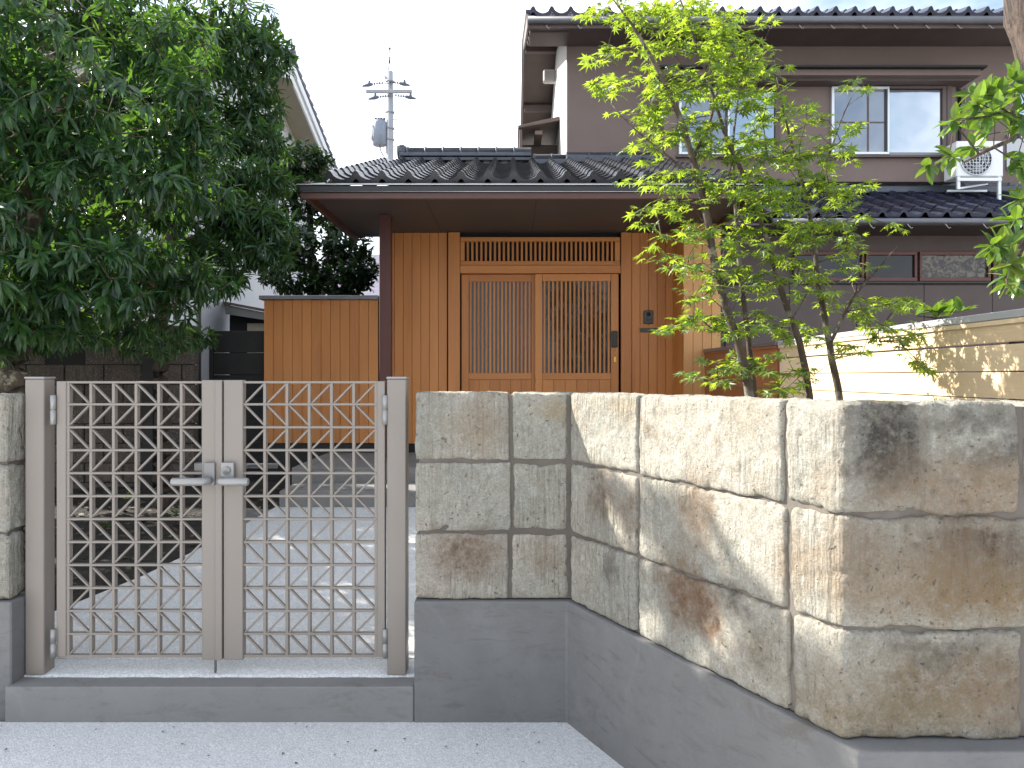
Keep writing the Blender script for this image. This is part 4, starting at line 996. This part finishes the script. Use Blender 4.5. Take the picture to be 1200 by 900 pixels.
NA = Vector((-NI.x, -NI.y, 0))
def casts(p):                                          # does a leaf here keep the sun off the slanting wall or the pale fence?
    s = SUN
    t = (p - C1).dot(NA) / s.dot(NA)
    if t > 0:
        h = p - s * t; a = (h - C1).dot(U)
        if -.1 < a < LEN + .12 and .5 < h.z < 1.48:
            dap = noise.noise(h * 4.2 + Vector((3, 1, 2)))
            if h.z > 1.12: return True
            if h.z > .80: return dap < .0
            return dap < -.18
    t = (p.x - FXX) / s.x
    if t > 0:
        h = p - s * t
        if 3.62 < h.y < 6.4 and 1.38 < h.z < 1.85: return True
        if 3.2 < h.y <= 3.62 and 1.1 < h.z < 1.95: return noise.noise(h * 6) < .1
    # near wall top and corner
    t = (p.z - 1.43) / s.z
    if t > 0:
        h = p - s * t
        if .3 < h.x < 2.0 and 2.0 < h.y < 3.2 : return noise.noise(h * 5) < .25
    return False

def whorl_tree(root, stems, pads, mat, bmat, dens=1.0, L=(.085, .125), nl=8, droop=.45, nobj=300, cull=True, tip=.0025, seed=1, shape=None, spread=(50, 85)):
    random.seed(seed); tg = []; nrm = []
    for (x, y, Y, rx, ry, rz, cnt) in pads:
        c = P(x, y, Y)
        for k in range(int(cnt * dens)):
            v = Vector((random.gauss(0, 1), random.gauss(0, 1), random.gauss(0, 1))).normalized(); r = random.uniform(.6, 1.08)
            q = c + Vector((v.x * rx * r, v.y * ry * r, v.z * rz * r))
            if cull and casts(q): continue
            if q.z < 1.62 and q.y < 5.2: continue
            tg.append(q); nrm.append(v)
    dirs = grow(root, stems, [tuple(t) for t in tg], bmat, tip=tip)
    lv = []
    for t, v, d in zip(tg, nrm, dirs):
        ax = (d * .7 + v * .5 + Vector((0, 0, -.15))).normalized()
        a = ax.orthogonal().normalized(); b_ = ax.cross(a); k0 = random.uniform(0, 6.28)
        m_ = nl + random.choice((-2, -1, 0, 1))
        for k in range(m_):
            th = k0 + k * 2.4; el = R(random.uniform(*spread))
            dd = ax * math.cos(el) + (a * math.cos(th) + b_ * math.sin(th)) * math.sin(el)
            dd = (dd + Vector((0, 0, -droop * random.uniform(.5, 1.4)))).normalized()
            p = t - ax * random.uniform(0, .05)
            if cull and casts(p + dd * .06): continue
            lv.append((p, frame_of(dd, Vector((0, 0, 1)) + v * .5, random.uniform(-.5, .5)), random.uniform(*L)))
    put_leaves(root, lv, shape or lance(), mat, nobj)
    return len(lv)

# --- nearest left tree
t1 = thing('evergreen_tree', 'large evergreen tree with drooping narrow leaves and lichened trunk at the left edge', 'tree', (-2.98, 4.6, .15))
B1 = P(14, 0, 4.6)
stems1 = [([(B1.x - .03, 4.6, .05), (B1.x, 4.6, .9), (B1.x + .01, 4.6, 1.6), (B1.x - .03, 4.65, 2.2), (B1.x + .05, 4.7, 2.75), (B1.x + .1, 4.8, 3.5)], [.125, .10, .09, .085, .06, .03]),
          ([(B1.x - .02, 4.64, 2.15), P(60, 215, 4.7), P(120, 190, 4.85), P(190, 185, 5.0), P(250, 190, 5.2)], [.055, .05, .04, .03, .014]),
          ([(B1.x - .0, 4.62, 1.75), P(70, 290, 4.75), P(130, 300, 5.0), P(190, 320, 5.2)], [.04, .032, .022, .010]),
          ([(B1.x + .03, 4.68, 2.6), P(70, 110, 5.3), P(150, 60, 5.6), P(220, 30, 5.8)], [.05, .04, .03, .015]),
          ([(B1.x - .03, 4.6, 2.0), (-3.5, 4.4, 2.5), (-4.1, 4.3, 2.8)], [.05, .04, .02]),
          ([(B1.x + .05, 4.7, 2.75), (-3.3, 4.9, 3.3), (-3.9, 5.0, 3.6)], [.05, .035, .02])]
pads1 = [(40, 40, 4.5, .50, .35, .26, 46), (130, 30, 4.6, .45, .35, .24, 46), (200, 60, 4.9, .34, .32, .22, 34), (25, 110, 4.3, .40, .3, .22, 34), (110, 105, 4.4, .40, .3, .20, 38), (185, 120, 4.7, .38, .3, .22, 38),
         (60, 165, 4.9, .38, .3, .12, 18), (215, 165, 4.9, .32, .3, .20, 32), (155, 175, 4.6, .30, .3, .16, 26), (225, 215, 4.9, .30, .28, .16, 30), (165, 215, 4.5, .28, .28, .14, 26), (15, 200, 4.6, .35, .3, .16, 22),
         (30, 250, 4.2, .30, .28, .14, 24), (85, 300, 4.3, .34, .28, .12, 30), (150, 285, 4.7, .26, .28, .12, 20), (20, 320, 4.2, .34, .28, .16, 30), (105, 340, 4.4, .34, .28, .13, 30), (45, 370, 4.5, .34, .3, .14, 26), (120, 385, 5.2, .40, .3, .10, 20),
         (185, 385, 5.6, .30, .3, .12, 18), (180, 330, 5.2, .30, .28, .12, 20), (200, 310, 5.0, .30, .3, .10, 14), (100, 225, 5.2, .36, .3, .10, 12),
         (-230, 340, 4.6, .4, .3, .25, 40), (-300, 300, 4.8, .45, .3, .3, 40), (-400, 260, 5.0, .5, .4, .4, 50), (-60, 330, 4.7, .3, .25, .2, 36), (0, 375, 4.5, .25, .2, .1, 22), (20, 330, 4.75, .25, .2, .15, 26), (-70, 20, 4.0, .45, .3, .35, 60), (-140, 30, 3.9, .4, .3, .35, 40), (-60, 80, 4.1, .4, .3, .25, 40), (-130, -60, 4.0, .5, .3, .3, 50), (165, 255, 5.5, .30, .3, .14, 26), (150, 325, 5.3, .30, .3, .14, 26), (205, 345, 5.4, .26, .3, .12, 18), (200, 235, 5.5, .25, .3, .12, 20), (95, 265, 5.0, .3, .3, .12, 20), (90, 60, 4.3, .4, .25, .25, 34), (40, 130, 4.2, .35, .25, .22, 30), (150, 110, 4.3, .34, .25, .22, 30), (60, 200, 4.3, .30, .2, .14, 18), (120, 170, 4.4, .3, .2, .14, 18), (230, 330, 5.4, .28, .3, .12, 16), (-200, 220, 5.0, .6, .5, .3, 50), (-300, 150, 5.2, .6, .5, .4, 50), (-120, 340, 4.8, .4, .4, .2, 34), (-60, 60, 4.5, .5, .45, .3, 40), (-60, 180, 4.4, .5, .45, .3, 40), (-50, 300, 4.3, .5, .4, .3, 44), (-160, 120, 4.3, .5, .5, .4, 44), (-170, 260, 4.2, .5, .5, .35, 44), (-260, 180, 4.4, .5, .5, .4, 40), (-90, -60, 4.8, .5, .5, .3, 24), (40, -60, 4.8, .5, .5, .3, 24), (-60, 380, 4.4, .4, .35, .22, 30)]  # pads left of the frame are added to shade gate and plinth
n1 = whorl_tree(t1, stems1, pads1, M['leafL'], M['barkA'], dens=1.55, L=(.10, .145), droop=.62, seed=11)
# --- second tree
t2 = thing('evergreen_tree', 'slimmer evergreen tree with grey brown trunk rising behind the left gate leaf', 'tree', (-2.97, 6.5, .3))
b2 = P(189, 0, 6.5)
stems2 = [([(b2.x, 6.5, .25), (b2.x + .01, 6.5, 1.2), (b2.x - .01, 6.5, 1.9), (b2.x + .08, 6.5, 2.6), P(215, 180, 6.5), P(235, 90, 6.5), P(250, 10, 6.5)], [.085, .065, .058, .05, .045, .035, .02]),
          ([P(200, 230, 6.5), P(240, 165, 6.6), P(285, 140, 6.6), P(315, 150, 6.6)], [.04, .03, .02, .01]), ([P(200, 290, 6.5), P(250, 270, 6.3), P(300, 275, 6.2)], [.03, .022, .01]),
          ([P(235, 80, 6.5), P(270, 50, 6.5), P(300, 30, 6.6)], [.03, .02, .01])]
pads2 = [(270, 20, 6.5, .45, .5, .22, 40), (225, 55, 6.6, .45, .5, .25, 36), (290, 60, 6.4, .34, .4, .22, 34), (265, 105, 6.5, .45, .4, .20, 38), (300, 125, 6.6, .26, .35, .20, 26), (245, 160, 6.4, .4, .4, .18, 32), (300, 165, 6.5, .30, .4, .16, 32),
         (270, 200, 6.2, .34, .4, .12, 26), (240, 250, 5.9, .34, .4, .13, 28), (290, 255, 6.1, .32, .35, .16, 36), (265, 290, 6.0, .36, .3, .14, 36), (305, 295, 6.2, .24, .3, .14, 22), (220, 320, 6.1, .26, .3, .12, 16), (300, 215, 6.4, .3, .3, .12, 26), (315, 60, 6.6, .2, .3, .16, 18), (310, 270, 6.2, .28, .3, .12, 24), (255, 320, 6.1, .28, .3, .10, 20), (260, 235, 6.2, .3, .3, .12, 22), (200, 290, 6.4, .3, .3, .10, 10), (175, 405, 6.3, .26, .3, .10, 14), (225, 395, 7.2, .20, .2, .08, 10), (120, 130, 7.0, .6, .4, .3, 30)]
n2 = whorl_tree(t2, stems2, pads2, M['leafL'], M['barkB'], dens=2.2, L=(.09, .135), seed=23)
# --- bushy evergreen deeper in the bed, added mostly out of frame to shade the path
t4 = thing('evergreen_tree', 'added dark bushy evergreen deeper in the left bed, shading the path and filling gaps behind the nearest tree', 'tree', (-4.9, 6.5, .2))
stems4 = [([(-4.9, 6.5, .15), (-4.9, 6.5, 1.4), (-4.8, 6.5, 2.4), (-4.6, 6.5, 3.4)], [.10, .085, .06, .03]), ([(-4.85, 6.5, 1.8), (-4.2, 6.4, 2.5), (-3.7, 6.4, 2.9)], [.05, .03, .012]), ([(-4.85, 6.5, 1.6), (-5.5, 6.4, 2.2), (-6.2, 6.3, 3.0)], [.05, .03, .012]), ([(-4.8, 6.5, 2.4), (-4.3, 6.8, 3.2), (-3.8, 7.0, 4.0)], [.05, .035, .012])]
pads4 = [(-40, 400, 7.2, .5, .3, .25, 40), (-130, 395, 7.0, .6, .3, .3, 50), (-150, 330, 7.0, .6, .3, .3, 40), (-40, 345, 7.3, .5, .3, .25, 40), (-230, 380, 6.8, .6, .4, .3, 40), (10, 120, 6.6, .7, .4, .35, 46), (90, 90, 6.8, .6, .4, .3, 40), (160, 110, 6.9, .5, .4, .3, 34), (60, 200, 6.7, .6, .4, .25, 34), (10, 290, 6.5, .6, .5, .3, 50), (90, 320, 6.6, .5, .45, .25, 40), (140, 250, 6.9, .3, .4, .16, 14), (-80, 140, 6.5, .7, .5, .45, 60), (-80, 280, 6.5, .7, .5, .4, 70),
         (-60, 400, 6.4, .7, .5, .25, 50), (40, 390, 6.6, .5, .4, .14, 30), (-200, 200, 6.5, .8, .6, .5, 60), (-200, 340, 6.5, .8, .6, .5, 70), (150, 20, 6.9, .6, .4, .3, 40), (40, 10, 6.8, .7, .4, .3, 50), (150, 350, 6.9, .35, .3, .16, 20),
         (60, 362, 7.0, .5, .3, .16, 30), (115, 378, 6.9, .35, .3, .10, 16), (30, 320, 7.2, .5, .3, .2, 30), (-10, 375, 6.9, .5, .3, .2, 30), (90, 395, 5.9, .25, .25, .08, 12), (35, 382, 6.1, .35, .3, .12, 24), (60, 330, 6.2, .4, .3, .16, 28), (130, 290, 7.7, .45, .3, .22, 36), (165, 325, 7.5, .4, .3, .2, 32), (90, 300, 7.7, .5, .3, .22, 36), (205, 285, 7.4, .28, .3, .14, 14), (30, 330, 7.4, .6, .3, .25, 40), (60, 250, 8.0, .6, .3, .3, 50), (130, 215, 8.0, .5, .3, .3, 44), (10, 180, 8.0, .6, .3, .3, 50), (-60, 220, 8.0, .6, .4, .4, 50), (80, 300, 8.0, .6, .3, .2, 34), (20, 30, 7.1, .7, .3, .35, 60), (100, 20, 7.2, .6, .3, .35, 56), (180, 50, 7.2, .55, .3, .3, 46), (60, 130, 7.1, .6, .3, .35, 50), (150, 170, 7.2, .5, .3, .3, 44), (200, 130, 7.2, .4, .3, .3, 36), (30, -40, 7.0, .7, .4, .4, 50), (160, -40, 7.1, .7, .4, .3, 40),
         (-150, 230, 5.7, .6, .5, .4, 60), (-150, 330, 5.6, .6, .5, .35, 60), (-60, 330, 5.7, .5, .4, .3, 50), (-260, 200, 5.8, .7, .5, .5, 60), (-270, 320, 5.8, .7, .5, .45, 60), (-380, 260, 6.2, .8, .6, .7, 80), (-60, 240, 5.7, .5, .4, .35, 40), (-380, 120, 6.4, .8, .6, .6, 60), (-500, 200, 6.6, .8, .6, .7, 60)]
n4 = whorl_tree(t4, stems4, pads4, M['leafL'], M['barkB'], dens=2.3, L=(.09, .13), seed=41)
# --- dark tree behind the cedar screen
t3 = thing('camellia_tree', 'dense dark rounded evergreen behind the cedar screen', 'tree', (-2.45, 10.2, .3))
b3 = P(375, 0, 10.0)
stems3 = [([(b3.x, 10, .3), (b3.x, 10, 1.8), (b3.x - .1, 10, 3.0), (b3.x - .15, 10, 4.0)], [.10, .09, .06, .03]), ([(b3.x, 10, 2.0), (b3.x + .4, 9.9, 2.8), (b3.x + .5, 9.9, 3.1)], [.05, .03, .015]), ([(b3.x, 10, 2.0), (b3.x - .5, 9.9, 2.7), (b3.x - .7, 9.9, 3.2)], [.05, .03, .015])]
pads3 = [(345, 190, 10.0, .38, .4, .30, 60), (330, 225, 9.8, .45, .4, .25, 60), (370, 240, 9.8, .40, .4, .30, 60), (320, 280, 9.6, .42, .4, .25, 60), (370, 290, 9.5, .50, .4, .30, 90), (405, 285, 9.5, .36, .4, .28, 70), (420, 315, 9.5, .24, .4, .26, 56), (350, 325, 9.5, .50, .4, .2, 80), (395, 330, 9.4, .42, .35, .18, 70), (362, 190, 10.1, .28, .3, .22, 40), (340, 215, 10.0, .3, .3, .22, 40), (385, 225, 10.0, .18, .3, .22, 34), (300, 250, 9.8, .3, .3, .2, 30)]
n3 = whorl_tree(t3, stems3, pads3, M['leafD'], M['barkB'], dens=1.6, L=(.07, .11), nl=7, droop=.2, cull=False, seed=31, shape=oval(), spread=(30, 90))
# --- maple
random.seed(5)
tm = thing('maple_tree', 'young green maple with several slender trunks behind the tuff wall', 'tree', (1.3, 3.8, .3))
def pl3(lst): return [P(x, y, Y) for (x, y, Y) in lst]
stemsM = [(pl3([(886, 742, 3.8), (880, 465, 3.8), (868, 410, 3.8), (850, 360, 3.8), (838, 310, 3.78), (826, 240, 3.75), (812, 185, 3.7), (795, 130, 3.65), (768, 75, 3.6), (742, 30, 3.6), (715, -5, 3.6)]), [.030, .023, .022, .0205, .019, .0175, .015, .0125, .010, .007, .003]),
          (pl3([(900, 742, 3.95), (884, 450, 3.95), (876, 390, 3.95), (866, 310, 3.95), (862, 240, 3.95), (858, 170, 3.9), (866, 110, 3.9)]), [.020, .0145, .014, .012, .010, .007, .003]),
          (pl3([(955, 742, 3.85), (949, 465, 3.85), (938, 400, 3.85), (916, 345, 3.85), (902, 290, 3.9), (878, 220, 3.9), (850, 160, 3.85), (832, 100, 3.85), (812, 40, 3.8), (790, -20, 3.8)]), [.024, .018, .0165, .015, .014, .0125, .010, .008, .006, .003]),
          (pl3([(990, 742, 3.9), (985, 470, 3.9), (972, 405, 3.9), (961, 345, 3.9), (955, 290, 3.95), (945, 230, 3.95), (925, 160, 4.0), (910, 90, 4.0)]), [.024, .0185, .0165, .014, .0125, .010, .007, .003]),
          (pl3([(972, 405, 3.9), (1000, 345, 3.8), (1030, 315, 3.7), (1052, 288, 3.65)]), [.009, .007, .005, .003]),
          (pl3([(945, 230, 3.95), (970, 190, 3.9), (985, 140, 3.9), (1000, 110, 3.9)]), [.007, .006, .004, .002]),
          (pl3([(812, 185, 3.7), (830, 150, 3.8), (845, 90, 3.9), (850, 30, 3.9)]), [.010, .008, .006, .003]),
          (pl3([(820, 215, 3.72), (780, 180, 3.6), (740, 150, 3.6), (715, 120, 3.6)]), [.006, .005, .004, .002])]
crown = [(755, 12, 45, 18, 16), (700, 15, 16, 12, 3), (815, 15, 30, 16, 10), (860, 30, 30, 20, 10), (770, 45, 30, 20, 8), (840, 60, 36, 24, 16), (880, 70, 30, 20, 12), (715, 62, 16, 10, 4), (718, 95, 14, 12, 3), (790, 100, 36, 22, 12), (700, 102, 14, 8, 3),
         (840, 110, 40, 24, 16), (890, 120, 30, 22, 12), (770, 130, 34, 22, 12), (765, 165, 30, 16, 8), (830, 160, 40, 22, 14), (885, 170, 36, 24, 14), (930, 130, 26, 22, 9), (915, 190, 36, 24, 12), (955, 175, 26, 26, 9), (985, 165, 22, 20, 6), (1010, 100, 14, 8, 2), (750, 210, 20, 12, 5),
         (790, 205, 24, 14, 6), (840, 215, 34, 22, 14), (780, 240, 30, 12, 7), (880, 230, 34, 24, 14), (930, 235, 36, 24, 14), (975, 225, 34, 20, 12), (1005, 230, 22, 16, 5), (755, 250, 20, 12, 3), (800, 270, 26, 14, 8), (850, 270, 34, 24, 14), (905, 280, 36, 24, 16), (955, 275, 34, 22, 13),
         (1000, 270, 30, 18, 9), (1045, 268, 16, 8, 2), (790, 305, 26, 14, 7), (830, 320, 28, 20, 9), (875, 325, 30, 22, 11), (925, 325, 34, 22, 12), (970, 330, 30, 20, 8), (1010, 300, 24, 16, 4), (800, 342, 20, 9, 4), (815, 380, 24, 7, 6), (780, 385, 16, 4, 3), (850, 375, 20, 16, 6), (900, 380, 30, 18, 9),
         (950, 385, 26, 16, 6), (1000, 360, 26, 10, 5), (1035, 355, 26, 8, 6), (1070, 352, 14, 6, 3), (1030, 385, 22, 12, 5), (1065, 395, 14, 14, 5), (1078, 425, 10, 10, 3), (860, 430, 26, 14, 7), (905, 430, 24, 16, 6), (845, 445, 18, 8, 3), (1000, 410, 22, 10, 3), (955, 440, 14, 8, 2), (910, 455, 20, 6, 3), (803, 438, 3, 5, 1)]
tg = []
for (x, y, rx, ry, c) in crown:
    for k in range(int(c * (1.6 if 200 < y < 345 else 2.1))):
        tg.append(P(random.gauss(x, rx * .62), random.gauss(y, ry * .62), random.uniform(3.45, 4.15)))
dirs = grow(tm, stemsM, [tuple(t) for t in tg], M['barkM'], tip=.0016, power=.45, jit=.012, smax=5)
lv = []
for t, d in zip(tg, dirs):
    ax = Vector((d.x, d.y, d.z * .35 - .12)); ax.normalize(); side = ax.cross(Vector((0, 0, 1))).normalized()
    nlv = random.choice((3, 4, 5, 5))
    for k in range(nlv):
        s = (-1, 1)[k % 2] if k else 0
        b_ = t - ax * .035 * (k // 2 + (0 if k == 0 else .4))
        dd = (ax * (1.0 if k == 0 else .55) + side * s * random.uniform(.7, 1.1) + Vector((random.uniform(-.2, .2), random.uniform(-.2, .2), random.uniform(-.55, .05)))).normalized()
        upv = Vector((random.gauss(-.15, .35), random.gauss(-.1, .35), 1))
        st_ = dd * .022
        lv.append((b_ + st_, frame_of(dd, upv, random.uniform(-.5, .5)), random.uniform(.032, .060)))
put_leaves(tm, lv, palmate(), M['leafM'], 300)
nm = len(lv)
# --- right hand tree: trunk and leafy branches
random.seed(9)
tt = thing('broadleaf_tree', 'tree with furrowed trunk and large leaves entering at the upper right corner', 'tree', (2.25, 3.0, .2))
stemsR = [([P(1270, 700, 3.0), P(1250, 450, 3.0), P(1232, 200, 3.0), P(1222, 90, 3.0), P(1207, 20, 3.0), P(1196, -60, 3.0)], [.11, .09, .075, .07, .085, .07]),
          ([P(1216, 130, 2.95), P(1195, 160, 2.8), P(1165, 172, 2.7), P(1130, 190, 2.65)], [.014, .010, .007, .003]), ([P(1225, 240, 2.95), P(1205, 270, 2.8), P(1185, 300, 2.75)], [.010, .007, .003])]
padsR = [(1168, 110, 22, 9, 7), (1190, 102, 12, 12, 6), (1145, 122, 12, 7, 4), (1172, 132, 20, 9, 7), (1122, 148, 9, 5, 3), (1192, 140, 10, 14, 5), (1112, 183, 8, 4, 2), (1090, 194, 4, 2, 1), (1140, 168, 6, 5, 1), (1196, 180, 8, 10, 3), (1150, 150, 10, 6, 2), (1175, 290, 14, 8, 5), (1190, 310, 12, 16, 6), (1195, 260, 8, 12, 3), (1190, 335, 8, 8, 3), (1210, 220, 12, 40, 8), (1194, 232, 8, 8, 2)]
tg = [P(random.gauss(x, rx * .6), random.gauss(y, ry * .6), random.uniform(2.5, 3.0)) for (x, y, rx, ry, c) in padsR for k in range(int(c))]
dirs = grow(tt, stemsR, [tuple(t) for t in tg], M['barkP'], tip=.002, jit=.01)
lv = []
for t, d in zip(tg, dirs):
    ax = (d + Vector((-.2, -.1, .15))).normalized(); a = ax.orthogonal().normalized(); b_ = ax.cross(a)
    for k in range(random.choice((5, 6, 7))):
        th = k * 2.4 + random.random(); el = R(random.uniform(35, 80))
        dd = (ax * math.cos(el) + (a * math.cos(th) + b_ * math.sin(th)) * math.sin(el) + Vector((0, 0, -.3))).normalized()
        lv.append((t, frame_of(dd, Vector((random.gauss(0, .3), random.gauss(0, .3), 1)), random.uniform(-.4, .4)), random.uniform(.055, .085)))
put_leaves(tt, lv, oval(), M['leafR'], 300)
# --- small shrub peeping over the right fence
sh = thing('shrub', 'small leafy shrub peeping over the grey cap of the pale fence', 'shrub', (2.6, 4.9, .3))
tg = [P(random.gauss(1105, 18), random.gauss(364, 4), random.uniform(4.7, 5.0)) for k in range(9)]
dirs = grow(sh, [([(2.65, 4.9, .2), (2.66, 4.88, 1.2), (2.68, 4.85, 1.75)], [.02, .014, .006])], [tuple(t) for t in tg], M['barkB'])
put_leaves(sh, [(t, frame_of(Vector((random.gauss(0, 1), random.gauss(0, .6), .5)), Vector((0, 0, 1))), random.uniform(.08, .12)) for t in tg for k in range(5)], oval(), M['leafR'], 60)
# --- low plants in the left bed
for (x, y, Y, lb) in ((122, 605, 6.0, 'small green seedling by the wall end of the dark left bed'), (150, 575, 6.9, 'tiny sprig in front of the block wall in the left bed'), (205, 600, 6.2, 'low tuft of narrow leaves nearest the path in the left bed')):
    base = P(x, y, Y); base.z = soilz(base.x, base.y)
    s_ = thing('seedling', lb, 'plant', base)
    tube('stem', [base, base + Vector((.01, 0, .10))], .003, M['barkB'], s_, 5)
    put_leaves(s_, [(base + Vector((0, 0, random.uniform(.04, .12))), frame_of(Vector((math.cos(k * 2.4), math.sin(k * 2.4), random.uniform(.1, .7))), Vector((0, 0, 1))), random.uniform(.06, .10)) for k in range(12)], lance(), M['leafR'], 12)
# leaf litter on the soil
vs = []; fs = []; k = 0; V, F = oval(); V = np.array(V)
for i in range(900):
    x = random.uniform(-4.6, -2.0); y = random.uniform(3.7, 7.8)
    z = soilz(x, y) + .012
    if x > -2.62 + .16 * (y - 3.6) - .02: continue
    m = Matrix.Rotation(random.uniform(0, 6.28), 3, 'Z') @ Matrix.Rotation(random.uniform(-.5, .5), 3, 'X') @ Matrix.Rotation(random.uniform(-.3, .3), 3, 'Y')
    s = random.uniform(.04, .08); A = np.array(m) * s; vs.append(V @ A.T + np.array((x, y, z))); fs += [tuple(q + k for q in g) for g in F]; k += len(V)
vs = np.concatenate(vs); me = bpy.data.meshes.new('leaf_litter'); me.from_pydata([tuple(q) for q in vs], [], fs); me.materials.append(M['litter'])
o = place('leaf_litter', me, (0, 0, 0)); setp(o, 'scattered dead leaves on the dark soil of the left bed', 'leaf litter', kind='stuff')
bm = bmesh.new(); random.seed(77)
for i in range(70):
    x = random.uniform(-2.6, .9); y = 3.33 - abs(random.gauss(0, .22)) if i % 2 else random.uniform(2.5, 3.3)
    if x > .2 and y > 3.3 - (x - .2) * 2.0 - .03: continue
    c = Vector((x, y, .004)); a_ = random.uniform(0, 6.28); q = random.uniform(.003, .010)
    v = [bm.verts.new(c + Vector((math.cos(a_ + k * 2.09) * q * random.uniform(.6, 1.3), math.sin(a_ + k * 2.09) * q, random.uniform(0, .004)))) for k in range(3)]; bm.faces.new(v)
o = from_bm('grit', bm, M['litter'], None, center=False); setp(o, 'scattered dark grit and leaf crumbs on the pale road before the sill', 'grit', kind='stuff')
print('leaves', n1, n2, n3, nm, 'objects', len(bpy.data.objects), 'tris', sum(len(m.polygons) * 2 for m in bpy.data.meshes))
